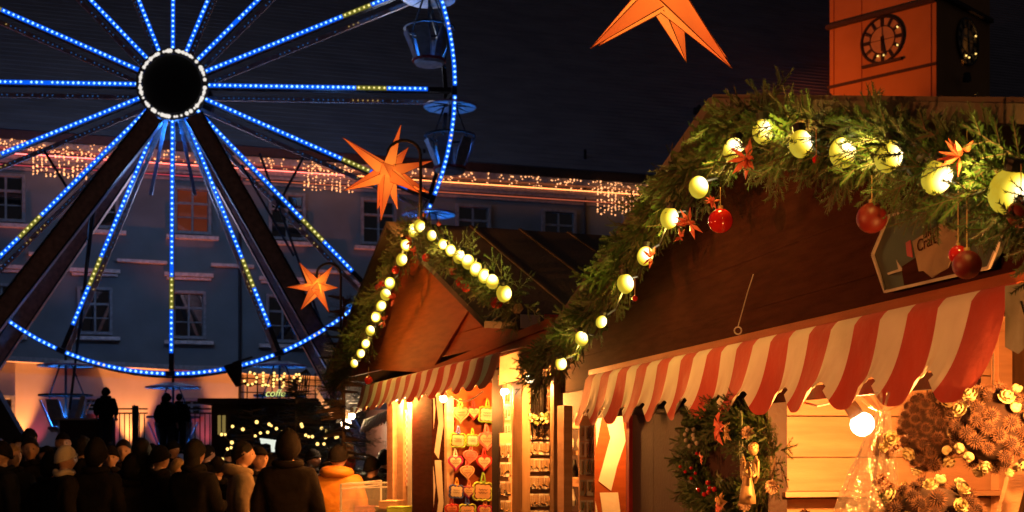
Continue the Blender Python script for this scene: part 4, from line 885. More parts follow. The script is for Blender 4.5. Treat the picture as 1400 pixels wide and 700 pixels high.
# bunch of dark necklaces
b = MB()
for i in range(14):
    x = 726 + i * 1.3; b.tube([SPC.pt(x, 506, .06 + .01 * (i % 3)), SPC.pt(x + random.uniform(-1, 1), 545, .07), SPC.pt(x + random.uniform(-2, 2), 572 + random.uniform(0, 22), .07)], .005, 4, i % 2)
tag(b.build('necklaces', [M['cable'], M['coat_brown']]), 'bunch of long dark bead necklaces hanging from the header rail', 'necklaces')
b = MB()
for i in range(26): b.sph(SPC.pt(random.uniform(724, 748), random.uniform(566, 580), .09), random.uniform(.008, .02), 6, 5, random.randrange(3))
tag(b.build('bead_cluster', [M['leafg'], M['gold'], M['cream']], kind='thing'), 'cluster of green and gold beads at the lower end of the necklaces', 'beads')
# dark shelves with goods between the stalls
sh = thing('shelf_unit', 'dark shelf with round pendants and small goods left of the pale cards', 'shelf', S2.pt(783, 650, -.3))
for y in (586, 622, 660, 664): b = MB(); a_ = S2.pt(771, y, -.2); c_ = S2.pt(800, y, -.2); c_.z = a_.z; b.slab([a_, c_, c_ - n2 * .3, a_ - n2 * .3], (0, 0, .03 if y != 664 else .06)); b.build('shelf_board', M['wood_pale' if y > 650 else 'wood_brown'], sh)
b = MB(); fullpanel(b, S2, 770, 802, 2.2, -.5, .02); b.build('back_panel', M['wood_dark'], sh)
for i, x in enumerate((775, 783, 793)):
    b = MB(); c_ = S2.pt(x, 606, -.15); b.lathe(c_, [(.001, 0), (.034, 0), (.034, .008), (.001, .008)], 16, n2); tag(b.build('round_pendant', M['trim']), ('left', 'middle', 'right')[i] + ' one of three pale round pendants hanging in front of the dark shelf', 'pendant', 'pale round pendants')
for i, (x, y, m_) in enumerate(((778, 632, 'coat_brown'), (785, 640, 'cable'), (790, 576, 'trim'), (776, 573, 'gold'), (795, 571, 'white_pl'), (782, 680, 'white_pl'))):
    b = MB(); c_ = S2.pt(x, y, -.3); b.lathe(c_ - UP * .06, [(.001, 0), (.028, 0), (.034, .04), (.02, .08), (.012, .12), (.001, .12)], 10); tag(b.build('figurine', M[m_]), ('brown', 'black', 'grey', 'gold', 'cream', 'white')[i] + ' small figurine standing on the dark shelf between the stalls', 'figurine', 'figurines on the dark shelf')

# garland of the second stall
bp2 = [(492, 488), (498, 474), (497, 480), (509, 440), (514, 418), (521, 402), (528, 387), (533, 372), (550, 355), (541, 341), (555, 330), (557, 322), (572, 309), (566, 314)]
bp2 = [(484, 497), (493, 483), (500, 470), (506, 452), (514, 433), (521, 418), (527, 403), (533, 387), (549, 355), (555, 335), (566, 315), (573, 309)]
bp2r = [(590, 322), (606, 333), (616, 342), (628, 351), (640, 358), (651, 368), (662, 377), (673, 385), (689, 401)]
p2 = [S2.pt(x - 3, y, .27) for x, y in [(462, 528), (476, 505)] + bp2[2:] + [(580, 306)]]; p2r = [S2.pt(x, y - 3, .27) for x, y in [(578, 308)] + bp2r + [(708, 425)]]
ga2 = thing('fir_garland', 'fir garland with baubles along both gable edges of the second stall', 'garland', p2[-1])
garland_mesh('foliage', p2, 330, .15, .95, [M['needle'], M['twig']], n2, ga2, BRf, .4, seed=8); garland_mesh('foliage', p2r, 260, .14, .9, [M['needle'], M['twig']], n2, ga2, BRf, .4, seed=9)
q = MB(); q.tube(p2, .04, 6); q.tube(p2r, .04, 6); q.build('rope', M['twig'], ga2)
string_light('light_string', 'string of yellow globe bulbs climbing the left slope of the second stall gable', [S2.pt(x, y, .42) for x, y in bp2], [.034, .038, .038, .04, .043, .043, .045, .045, .045, .045, .048, .045], glow=3.5)
string_light('light_string', 'denser string of yellow bulbs on the right slope of the second stall gable', [S2.pt(x, y, .40) for x, y in bp2r], [.036, .038, .040, .044, .047, .044, .044, .044, .050], glow=3.5)
gb2 = 'red baubles in the garland of the second stall'
for x, y, r, l_ in ((631, 386, .045, 'dark red bauble hanging below the right slope garland of the second stall'), (637, 393, .035, 'red bauble touching the dark one under the right slope garland'), (679, 413, .045, 'bright red bauble at the lower right end of the second garland'), (541, 369, .035, 'red bauble near the upper left bulbs of the second garland'), (523, 389, .04, 'red bauble half way down the left slope garland'),
                    (517, 393, .03, 'smaller red bauble left of the one half way down the left slope'), (583, 352, .035, 'red bauble inside the gable peak of the second stall'), (619, 371, .03, 'small red bauble below the middle of the right slope garland'), (504, 520, .04, 'red bauble at the corner where the left garland meets the awning'), (600, 306, .018, 'tiny red bauble on top of the right slope garland')):
    bauble(S2.pt(x, y, .36), r, l_, gb2, 'bauble' if r > .03 else 'bauble_m')
for i, (x, y) in enumerate(((539, 409), (525, 439), (567, 343), (563, 330))): pinkorn(S2.pt(x, y, .4), .07, ('pink ornament on the left slope garland beside the sixth bulb', 'lowest pink ornament on the left slope garland', 'pink ornament just under the gable peak', 'pink ornament beside the top bulbs of the second gable')[i], 'pink ornaments in the second garland', 40 + i)

# ================================================================ third stall further back
st3 = thing('market_stall', 'third stall mostly hidden behind the second with pale canvas awnings', 'market stall', P(500, 600, 15) * 1.0); 
q = MB(); A, B, C_, D = P(503, 512, 15.2), P(478, 522, 16.5), P(459, 578, 16.7), P(499, 553, 15.0); q.slab([A, B, C_, D], (.05, .1, 0)); q.build('canvas', M['cloth_white'], st3)
q = MB(); q.slab([P(497, 551, 14.9), P(473, 561, 16.2), P(473, 568, 16.2), P(497, 559, 14.9)], (.02, .05, 0)); q.build('printed_band', M['cloth_grey'], st3)
aw3 = thing('awning', 'small pale scalloped awning below the striped awning of the second stall', 'awning', P(512, 570, 14.6))
T3 = Pl(P(535, 560, 14.2).x + .38 * 14.2, -.38)
for k in range(11):
    b = MB(); x0 = 491 + k * 4; y = lambda x: 574 - (x - 491) * .42; x1 = x0 + 3.6
    b.slab([T3.pt(x0 + 6, y(x0) , .0), T3.pt(x1 + 6, y(x1), .0), T3.pt(x1, y(x1) + 16, .2), T3.pt((x0 + x1) / 2, y(x1) + 21, .2), T3.pt(x0, y(x0) + 16, .2)], -n2 * .01); b.build('scallop', M['cloth_white'], aw3)
hotbulb(P(473, 579, 15.6), .06, 'glaring bulb at the corner of the third stall', 60, (1, .62, .32), dr_=(0, 0, 1)); hotbulb(P(481, 569, 15.4), .04, 'smaller bulb beside the glaring one at the third stall', 7, (1, .6, .3), dr_=(0, 0, 1))
q = MB(); q.slab([P(500, 560, 16.5), P(530, 560, 15.5), P(530, 760, 15.5), P(500, 760, 16.5)], (.1, .3, 0)); q.build('wall', M['wood_dark'], st3)
# glass display case
dc = thing('display_case', 'glass display case with green and pink boxes in front of the pale posts', 'display case', S2.pt(497, 680, .5))
ca_ = S2.pt(466, 662, .75); cb_ = S2.pt(521, 660, .10); cb_.z = ca_.z; dd = (cb_ - ca_); dd.normalize(); wd_ = (cb_ - ca_).length
for z in (0,): 
    for (p_, q_) in ((ca_, cb_),): 
        b = MB(); b.slab([p_, q_, q_ - UP * .75, p_ - UP * .75], (0, .006, 0)); b.build('pane', M['glass'], dc)
b = MB(); b.slab([ca_, ca_ + Vector((.35, .55, 0)), ca_ + Vector((.35, .55, -.75)), ca_ - UP * .75], (.006, 0, 0)); b.build('pane', M['glass'], dc)
for off in (Vector((0, 0, 0)), UP * -.04): b = MB(); b.beam(ca_ + off, cb_ + off, .012, .012); b.beam(ca_ + off, ca_ + off + Vector((.35, .55, 0)), .012, .012); b.build('edge', M['white_pl'], dc)
b = MB(); b.beam(ca_, ca_ - UP * .75, .016, .016); b.beam(cb_, cb_ - UP * .75, .016, .016); b.build('edge', M['white_pl'], dc)
for i, (x, y, w_, m_) in enumerate(((484, 690, .16, cm['lime']), (500, 697, .2, cm['pink']), (475, 700, .14, cm['cream']), (536, 690, .3, cm['peach']), (546, 698, .25, cm['lime']), (528, 698, .18, cm['cream']))):
    b = MB(); c_ = S2.pt(x, y, .25); b.box(c_, (w_, .16, .06), (dd, Vector((-dd.y, dd.x, 0)), UP)); b.box(c_ + UP * .034, (w_ * 1.04, .165, .008), (dd, Vector((-dd.y, dd.x, 0)), UP)); tag(b.build('sweet_box', m_), ('green', 'pink', 'cream', 'peach', 'yellow green', 'pale')[i] + ' sweet box ' + ('lying in the glass case', 'lying in the glass case', 'at the left end of the glass case', 'below the pale posts', 'below the right pale post', 'right beside the glass case')[i], 'box', 'sweet boxes on the counter')

# ================================================================ star lanterns
def star(name, c, tips, rb, label, energy=0, lampoff=(0, 0, 0)):
    c = Vector(c); t = thing('star_lantern', label, 'star lantern', c, 'paper star lanterns')
    me_all = MB()
    for (dx, dz, dy) in tips:
        tip = Vector((dx, dy, dz)); d = tip.normalized(); s = d.cross(Vector((.1, .25, 1))).normalized(); u = s.cross(d); a_ = random.uniform(0, PI / 2); s, u = s * math.cos(a_) + u * math.sin(a_), u * math.cos(a_) - s * math.sin(a_)
        b = MB(); ring = [d * rb * .75 + s * rb, d * rb * .75 + u * rb, d * rb * .75 - s * rb, d * rb * .75 - u * rb]
        b.add([v + c for v in ring] + [c + tip, c + d * rb * .1], [(0, 1, 4), (1, 2, 4), (2, 3, 4), (3, 0, 4), (1, 0, 5), (2, 1, 5), (3, 2, 5), (0, 3, 5)])
        b.m[-8:] = [0, 1, 0, 1, 0, 1, 0, 1]; o = b.build('spike', [M['star'], M['star_shaded']], t)
        b = MB(); [b.tube([v + c, c + tip], [.0025, .0012], 4, cap=False) for v in ring]; b.build('seam', M['star_seam'], o)
    lamp('lamp', c + Vector(lampoff), energy, (1, .36, .06), .03, parent=t)
    return t
s1c = P(905, -14, 4.6); k_ = 4.6 / FX
star('star', s1c, [((805 - 905) * k_, -(78 + 14) * k_, -.10), ((993 - 905) * k_, -(107 + 14) * k_, -.12), ((1001 - 905) * k_, -(68 + 14) * k_, .10), ((822 - 905) * k_, -(46 + 14) * k_, .14), ((950 - 905) * k_, -(60 + 14) * k_, .22), (-.10, .30, -.05), (.12, .30, .05), (.30, .06, -.05), (-.30, .05, 0), (0, .05, -.3), (.05, -.02, .3)], .062, 'large orange paper star cut by the top edge of the photo', 9, (-.02, -.1, .22))
s2c = P(530, 236, 11.0); k_ = 11 / FX
star('star', s2c, [((x - 530) * k_, -(y - 236) * k_, dy) for x, y, dy in ((471, 193, -.15), (548, 167, .05), (592, 216, .1), (576, 269, -.15), (523, 307, -.15), (472, 264, -.1), (513, 283, .15), (541, 281, .2), (556, 191, .25), (586, 258, .2), (502, 205, .25), (528, 232, -.30), (545, 245, .3))], .074, 'orange paper star hanging above the second stall gable', 18, (0, .28, -.3))
s3c = P(433, 393, 14.0); k_ = 14 / FX
star('star', s3c, [((x - 433) * k_, -(y - 393) * k_, dy) for x, y, dy in ((394, 394, -.1), (411, 360, -.1), (456, 364, -.05), (465, 395, -.1), (453, 430, -.15), (414, 426, -.15), (433, 370, .2), (430, 398, -.2))], .068, 'smaller orange paper star on a curved hook left of the second stall', 9, (0, -.1, 0))
def hook(c, top, side, foot, label):
    pts = [c + Vector((0, 0, .16))]; n_ = 9
    q = MB(); R = (side - c.x) / 2; cx = c.x + R
    arc = [Vector((cx - R * math.cos(PI * i / n_), c.y, top + abs(R) * .9 * math.sin(PI * i / n_))) for i in range(n_ + 1)]
    q.tube([Vector((c.x, c.y, c.z + .1))] + arc + [Vector((side, c.y, foot))], .014, 7); tag(q.build('lantern_hook', M['cable']), label, 'hook', 'curved hooks holding star lanterns')
hook(s3c, P(0, 375, 14).z, P(466, 0, 14).x, P(0, 480, 14).z, 'black curved hook holding the smaller star left of the second stall')
hook(s2c, P(0, 212, 11).z, P(575, 0, 11).x, P(0, 300, 11).z, 'black curved hook holding the star above the second gable')

# reflector lamps of the opposite stall row across the lane (left of the frame)
for i, (p_, e_, tg) in enumerate((((-2.5, 2.9, 2.12), 340, (1.25, 4.2, 1.95)), ((-2.9, 5.4, 2.15), 290, (.75, 6.6, 2.0)), ((-4.6, 7.6, 3.3), 760, (-.3, 11.0, 2.85)))):
    t = thing('reflector_lamp', ('nearest', 'middle', 'farthest')[i] + ' reflector lamp on the opposite side of the lane', 'lamp', p_, 'reflector lamps of the opposite stall row')
    p_ = Vector(p_); d = (Vector(tg) - p_).normalized()
    b = MB(); b.sph(p_, .035, 12, 8); b.build('glass', M['bulb_hot'], t, smooth=True); b = MB(); b.lathe(p_, [(.09, .05), (.075, -.01), (.04, -.06), (.03, -.12), (.001, -.12)], 14, d); b.tube([p_ - d * .1, p_ - d * .12 + UP * 1.9], .006, 4); b.build('reflector', M['cable'], t)
    lamp('lamp', p_ + d * .05, e_, (1, .30, .065), .05, 'SPOT', d.to_track_quat('-Z', 'Y').to_euler(), math.radians(76 if i < 2 else 38), .8, parent=t)
t = thing('light_bulb', 'bare bulb over the lane at the left lighting the faces in the crowd', 'light bulb', (-6.2, 8.5, 2.9)); b = MB(); b.sph((-6.2, 8.5, 2.9), .05, 12, 8); b.build('glass', M['bulb_hot'], t, smooth=True)
lamp('lamp', (-6.12, 8.5, 2.9), 4.5, (1, .33, .09), .04, parent=t)
# ================================================================ fir trees, kiosk, bulb letters
def fir(base, H, R, label, n_, dark=True, seed=1, lights=None, light_grp=None, size=1.6):
    base = Vector(base); rg = np.random.default_rng(seed); t = thing('fir_tree', label, 'fir tree', base)
    b = MB(); b.tube([base, base + UP * H * .5, base + UP * H * .97], [R * .09, R * .06, .01], 7); b.build('trunk', M['twig'], t)
    Vn = []; 
    lim = MB()
    for i in range(n_):
        f = (i + rg.random()) / n_; z = H * (.12 + .88 * f ** .85); r_ = R * (1 - f) ** .9 * rg.uniform(.35, 1.08) + .04; a_ = rg.uniform(0, 2 * PI)
        X_ = Vector((math.cos(a_), math.sin(a_), -.25 + .5 * f)).normalized(); c_ = base + UP * z + Vector((math.cos(a_) * r_ * .75, math.sin(a_) * r_ * .75, -.15 * r_))
        Y_ = X_.cross(UP + Vector(rg.normal(0, .3, 3))).normalized(); Z_ = X_.cross(Y_); R_ = np.array([[X_.x, Y_.x, Z_.x], [X_.y, Y_.y, Z_.y], [X_.z, Y_.z, Z_.z]]) * size * rg.uniform(.7, 1.3) * (.5 + .5 * (1 - f))
        V, T, F = BRf[int(rg.integers(3))]; Vn.append(V @ R_.T + np.array(c_))
        if i % 4 == 0: lim.tube([base + UP * z, c_ + X_ * .15], [.02, .008], 4)
    Vn = np.concatenate(Vn); b = MB(); b.v = Vn.tolist(); b.f = [(3 * i, 3 * i + 1, 3 * i + 2) for i in range(len(Vn) // 3)]; b.m = [0] * len(b.f); b.build('crown', M['needle_dark'], t, kind='stuff'); lim.build('limbs', M['twig'], t)
    return t
def TB(px, ytop, Y): p = P(px, 600, Y); p.z = 0; return p, P(px, ytop, Y).z
p_, H_ = TB(405, 520, 19); fir(p_, H_, .85, 'dark fir tree hung with tiny bulbs in front of the kiosk', 420, seed=2, size=1.9)
p_, H_ = TB(345, 560, 20); fir(p_, H_, .75, 'lower dark fir tree left of the taller one by the kiosk', 300, seed=3, size=1.8)
p_, H_ = TB(470, 405, 14.6); fir(p_, H_, .42, 'slim dark fir tree touching the left garland of the second stall', 420, seed=4, size=1.35)
p_, H_ = TB(505, 590, 20); fir(p_, H_, .7, 'dark fir tree seen under the small pale awning', 260, seed=6, size=1.8)
def blights(label, pts, Y, r=.022):
    t = thing('light_string', label, 'light string', P(pts[0][0], pts[0][1], Y), 'strings of small bulbs on the fir trees'); b = MB(); b.tube([P(x, y, Y + .03) for x, y in pts], .008, 4); b.build('cable', M['cable'], t)
    me = None
    for x, y in pts:
        p = P(x, y, Y); 
        if me is None: q = MB(); q.sph((0, 0, 0), 1, 8, 6); me = q.mesh('small_bulb', M['fairy_warm'], smooth=True)
        s_ = r * random.uniform(.7, 1.2); meshobj('small_bulb', me, t, p - WO[t], scale=(s_, s_, s_))
blights('string of small warm bulbs at the left side of the kiosk trees', [(304, 628), (311, 614), (316, 612), (317, 605), (303, 594), (308, 594), (318, 583), (332, 587)], 17.5)
blights('string of small warm bulbs running through the middle of the trees', [(349, 596), (356, 592), (366, 591), (351, 577), (368, 580), (371, 582), (378, 586), (386, 590), (384, 598)], 17.5)
blights('string of small warm bulbs right of the middle trees', [(402, 598), (406, 607), (418, 595), (422, 597), (427, 597), (434, 607), (443, 607), (445, 598), (446, 589), (440, 585)], 17.5)
blights('string of small warm bulbs near the knitted hat by the third stall', [(412, 580), (413, 583), (439, 586), (461, 597), (459, 598), (513, 611), (511, 621)], 17)
kq = thing('kiosk', 'dark wooden kiosk with a small lit window and lattice for bulb letters', 'kiosk', P(365, 610, 24))
q = MB(); A = P(289, 553, 24); B = P(450, 553, 24); A.z = B.z = P(289, 553, 24).z
q.slab([Vector((A.x, 24, 0)), Vector((B.x, 24, 0)), B, A], (0, 2.5, 0)); q.build('body', M['wood_dark'], kq)
q = MB(); q.box(((A.x + B.x) / 2, 25, A.z + .05), (B.x - A.x + .3, 2.9, .1)); q.build('roof', M['wood_dark'], kq)
q = MB(); q.box(P(303, 581, 23.97), (.14, .03, .36)); wq = q.build('window', emis('kiosk_window', (.6, .42, .12), .35), kq); q = MB(); q.box(P(303, 581, 23.95), (.02, .04, .38)); q.build('frame', M['wood_dark'], wq)
q = MB()
for y in (517, 525, 536): q.beam(P(327, y, 24), P(440, y + 3, 24), .02, .02)
for x in (338, 352, 372, 395, 418, 431): q.beam(P(x, 510, 24.12), P(x, 556, 24.12), .02, .02, (0, 1, 0))
for i in range(6): q.tube([P(405 + i * 3.2, 540, 24), P(409 + i * 3, 512, 24), P(419, 505, 24)], .012, 4)
q.build('lattice', M['steel_dark'], kq)
lt = thing('bulb_letters', 'marquee letters OLHA made of small yellow bulbs above the kiosk', 'sign', P(380, 520, 23.9))
LT = {'O': [(342, 509), (348, 511), (351, 516), (350, 522), (345, 525), (339, 526), (334, 521)], 'L': [(360, 510), (360, 514), (360, 518), (360, 522), (359, 527), (363, 526), (367, 527)],
      'H': [(375, 510), (375, 514), (374, 519), (374, 524), (374, 528), (379, 519), (384, 518), (389, 511), (388, 515), (388, 523), (388, 527), (386, 529)], 'A': [(405, 512), (409, 512), (402, 516), (411, 517), (400, 520), (410, 521)]}
q0 = MB(); q0.sph((0, 0, 0), 1, 8, 6); bm_ = q0.mesh('small_bulb', M['fairy_warm'], smooth=True)
for ch, pts in LT.items():
    q = MB()
    if ch == 'O': seg = [[(342, 509), (348, 511), (352, 516), (350, 523), (344, 527), (338, 527), (334, 522)]]
    elif ch == 'L': seg = [[(360, 509), (359, 528), (368, 528)]]
    elif ch == 'H': seg = [[(375, 509), (374, 529)], [(389, 510), (387, 530)], [(375, 519), (388, 519)]]
    else: seg = [[(400, 523), (407, 510), (413, 523)], [(402, 518), (411, 518)]]
    for s_ in seg: q.tube([P(x, y, 23.93) for x, y in s_], .025, 6)
    lo = q.build('letter', M['coat_brown'], lt)
    for x, y in pts: meshobj('small_bulb', bm_, lo, P(x, y, 23.86) - WO[lt], scale=(.024, .024, .024))
cu = bpy.data.curves.new('lettering', 'FONT'); cu.body = 'coffe'; cu.size = .19; cu.extrude = .01; cu.shear = .3
to_ = bpy.data.objects.new('t', cu); me_ = bpy.data.meshes.new_from_object(to_); bpy.data.objects.remove(to_); me_.materials.clear(); me_.materials.append(emis('neon_pale', (.75, .85, .25), 1.1))
o = bpy.data.objects.new('neon_word', me_); col.objects.link(o); o.location = P(362, 542, 23.8); o.rotation_euler = (PI / 2, 0, 0); tag(o, 'small pale glowing word coffe under the bulb letters', 'neon sign')
q = MB(); pts = [(355, 599), (372, 601), (379, 602), (376, 609), (375, 618), (371, 618), (370, 608), (364, 606), (357, 607)]; q.slab([P(x, y, 16) for x, y in pts], (0, .03, 0)); tag(q.build('lit_figure', emis('lit_white', (.80, .85, .72), 1.0)), 'small glowing white deer shaped figure behind the heads', 'light figure')
# paper cut-outs by the corner of the tree
q = MB()
for i in range(5): a_ = P(438 + i * 3.4, 545 + i * 4.5, 16); q.box(a_, (.10, .02, .035), ((.8, 0, -.6), (0, 1, 0), (.6, 0, .8)))
q.beam(P(432, 532, 16), P(456, 572, 16), .03, .03); tag(q.build('ornament', M['wood_pale']), 'pale toothed wooden ornament at the tree edge left of the third stall', 'ornament')
# santa figure
sa = thing('santa_figure', 'small santa figure with white trimmed red hat behind the ochre jacket', 'figure', P(474, 640, 14.8))
q = MB(); q.sph(P(476, 632, 14.8), (.09, .08, .12), 14, 10); q.build('body', M['red_pl'], sa, smooth=True)
q = MB(); q.sph(P(477, 614, 14.75), (.06, .06, .06), 12, 9); hd = q.build('head', M['skin'], sa, smooth=True)
q = MB(); q.lathe(P(476, 610, 14.75), [(.07, 0), (.055, .06), (.02, .13), (.001, .15)], 12, (-.35, 0, 1)); q.build('hat', M['red_pl'], sa)
q = MB(); q.lathe(P(477, 611, 14.75), [(.06, 0), (.08, .01), (.08, .035), (.06, .04)], 14, (-.1, 0, 1)); q.sph(P(468, 602, 14.72), .03, 8, 6); q.sph(P(478, 620, 14.70), (.05, .03, .055), 10, 7); q.build('beard_and_trim', M['white_pl'], sa, smooth=True)

# ================================================================ wreath on the dark shutter
wr = thing('wreath', 'decorated fir wreath with berries pine cones and a gold angel at the shutter', 'wreath', S1.pt(1000, 625, .12))
wpth = []; cxw, cyw = 1000, 628
for i in range(25):
    a_ = 2 * PI * i / 24; wpth.append(S1.pt(cxw + 52 * math.sin(a_), cyw - 60 * math.cos(a_), .015))
garland_mesh('foliage', wpth, 760, .12, .56, [M['needle'], M['twig']], n1, wr, BR, .1, seed=11)
q = MB(); q.tube(wpth, .028, 6); q.build('ring', M['twig'], wr)
def W(x, y, o=.2): return S1.pt(x, y, o - .09)
def sprig(cs, r, m, nme, stem=None):
    b = MB(); [b.sph(c, r, 10, 8) for c in cs]; b.build(nme, M[m], wr, smooth=True)
for x, y in ((948, 587), (937, 594), (948, 595), (938, 602), (943, 610), (953, 606), (949, 600), (940, 588)): sprig([W(x, y)], .0105, 'cone' if 0 else 'trim', 'white_berry')
for x, y in ((968, 660), (955, 670), (971, 668), (963, 676), (977, 669), (953, 620), (930, 638), (937, 645), (945, 640), (951, 647), (945, 654), (969, 673)): sprig([W(x, y, .21)], .0115 if y > 655 else .008, 'bauble', 'red_berry')
def cone3(p, s_, d):
    b = MB(); d, s2, u2 = frame(d)
    for k in range(6):
        for j in range(8):
            a_ = 2 * PI * (j + k * .5) / 8; r_ = s_ * (.95 - abs(k - 2) * .16); o_ = Vector(p) + d * (s_ * .35 * (k - 2.5)); e = s2 * math.cos(a_) + u2 * math.sin(a_); tn = d.cross(e)
            b.add([o_ + e * r_ * .4 - tn * s_ * .18, o_ + e * r_ * .4 + tn * s_ * .18, o_ + e * r_ + tn * s_ * .13 + d * s_ * .15, o_ + e * r_ * 1.05 + d * s_ * .25, o_ + e * r_ - tn * s_ * .13 + d * s_ * .15], [(0, 1, 2, 3, 4)])
    b.build('pine_cone', M['cone'], wr)
for x, y, s_ in ((1022, 592, .030), (1055, 666, .030), (1018, 690, .030), (1100, 705, .025)): cone3(W(x, y, .2), s_, (-.5, -1, .3))
def petalflower(p, s_, n_, m, nme, rg, par=wr, nrm_=n1):
    b = MB(); s2 = nrm_.cross(UP).normalized(); u2 = UP
    for k in range(n_):
        a_ = 2 * PI * k / n_ + rg.random() * .3; e = s2 * math.cos(a_) + u2 * math.sin(a_); tn = nrm_.cross(e); L_ = s_ * (.75 + .35 * rg.random()) * (1 if k % 2 else .7)
        b.add([p, p + e * L_ * .5 + tn * L_ * .24 + nrm_ * L_ * .25, p + e * L_ + nrm_ * L_ * .1, p + e * L_ * .5 - tn * L_ * .24 + nrm_ * L_ * .25, p + e * L_ * .5 + nrm_ * L_ * .12], [(0, 1, 4), (1, 2, 4), (2, 3, 4), (3, 0, 4)])
    b.build(nme, M[m], par)
rg_ = random.Random(4)
petalflower(W(985, 585, .2), .085, 11, 'pink', 'poinsettia', rg_); petalflower(W(996, 590, .21), .06, 9, 'gold_leaf', 'gold_leaf', rg_); petalflower(W(988, 690, .2), .085, 11, 'gold_leaf', 'gold_leaf', rg_); petalflower(W(983, 697, .22), .05, 7, 'pink', 'poinsettia', rg_); petalflower(W(962, 692, .18), .06, 7, 'leafg', 'leaf', rg_); petalflower(W(960, 627, .18), .035, 7, 'pink', 'small_flower', rg_); petalflower(W(985, 655, .16), .06, 6, 'leafg', 'leaf', rg_)
for x0, y0, x1, y1 in ((928, 620, 942, 640), (928, 654, 952, 664)):
    b = MB(); V = needle_set(tuple(W(x1, y1, .18)), tuple(W(x0, y0, .22)), 60, .022, .004, rng); b.v = V.tolist(); b.f = [(3 * i, 3 * i + 1, 3 * i + 2) for i in range(len(V) // 3)]; b.m = [0] * len(b.f); b.build('frosted_sprig', M['trim'], wr)
b = MB(); b.slab([W(1010, 560, .19), W(1015, 562, .2), W(1017, 630, .2), W(1012, 632, .19)], n1 * .004); b.build('green_ribbon', M['leafg'], wr)
# angel
an = thing('angel_figure', 'gold angel figure with wings hanging on the right side of the wreath', 'figure', W(1025, 650, .24))
ax_ = -d1
def A3(x, y, o=.24): return W(x, y, o)
b = MB(); b.lathe(A3(1022, 690), [(.001, 0), (.032, .004), (.031, .03), (.024, .07), (.017, .10), (.020, .12), (.014, .137), (.010, .145)], 16); b.build('robe', M['gold'], an, smooth=True)
b = MB(); b.sph(A3(1030, 615), (.019, .019, .022), 14, 10); hd = b.build('head', M['gold'], an, smooth=True); b = MB(); b.sph(A3(1030, 611), (.021, .021, .019), 12, 8); b.build('hair', M['gold_leaf'], hd, smooth=True)
for sx in (-1, 1):
    b = MB(); base_ = A3(1026 + 5 * sx, 634, .225); pts = [base_, base_ + ax_ * .03 * sx + UP * .03, base_ + ax_ * .055 * sx + UP * .01, base_ + ax_ * .05 * sx - UP * .05, base_ + ax_ * .02 * sx - UP * .075, base_ + ax_ * .004 * sx - UP * .03]; b.slab(pts, n1 * .007)
    for k in range(3): b.slab([base_ + ax_ * (.012 + .012 * k) * sx + UP * .01, base_ + ax_ * (.02 + .012 * k) * sx + UP * .012, base_ + ax_ * (.024 + .010 * k) * sx - UP * (.06 - .008 * k), base_ + ax_ * (.016 + .010 * k) * sx - UP * (.055 - .008 * k)], n1 * .011)
    b.build('wing', M['gold'], an)
    b = MB(); b.tube([A3(1026 + 3 * sx, 633), A3(1026 + 7 * sx, 648, .27), A3(1027 + 2 * sx, 652, .29)], [.009, .008, .005], 8); b.build('arm', M['gold'], an, smooth=True)

# ================================================================ dried flower balls in the stall
def tuft_mesh():
    b = MB(); b.sph((0, 0, 0), .6, 10, 7, 1); rg = random.Random(5)
    for i in range(95):
        z = 1 - 2 * (i + .5) / 95; a_ = i * 2.39996; r_ = math.sqrt(1 - z * z); d = Vector((r_ * math.cos(a_), r_ * math.sin(a_), z)); d2_, s, u = frame(d + Vector((rg.uniform(-.1, .1), rg.uniform(-.1, .1), 0)))
        L_ = rg.uniform(.95, 1.15) if abs(d.y) < .97 else .7; b.add([d * .5 + s * .045, d * .5 - s * .03 + u * .04, d * .5 - s * .03 - u * .04, d2_ * L_], [(0, 1, 3), (1, 2, 3), (2, 0, 3)], 0)
    return b.mesh('seed_head', [M['tuft'], M['tuft_core']])
tm = tuft_mesh()
def blossom_mesh(nm, m, n_):
    b = MB(); rg = random.Random(9)
    b.sph((0, 0, 0), .45, 8, 6, 1)
    for ly in range(3):
        for k in range(n_):
            a_ = 2 * PI * (k + ly * .5) / n_; el = .3 + ly * .45; e = Vector((math.cos(a_) * math.cos(el), math.sin(a_) * math.cos(el), math.sin(el))); tn = Vector((-math.sin(a_), math.cos(a_), 0)); up = e.cross(tn)
            b.add([e * .25, e * .8 + tn * .32, e * 1.05 + up * .1, e * .8 - tn * .32, e * .7 - up * .12], [(0, 1, 4), (1, 2, 4), (2, 3, 4), (3, 0, 4)])
    return b.mesh(nm, [M[m], M['tuft_core' if n_ > 7 else m]])
fm = [blossom_mesh('cream_flower', 'cream', 7), blossom_mesh('pale_flower', 'cream_p', 6), blossom_mesh('yellow_daisy', 'cream', 9)]
_b = MB(); _b.sph((0, 0, .2), (1, 1, .7), 12, 8); _b.sph((.5, .2, .5), .5, 8, 6); _b.sph((-.4, .3, .55), .45, 8, 6); _b.sph((-.1, -.5, .55), .5, 8, 6); fm.append(_b.mesh('button_flower', M['cream'], smooth=True))
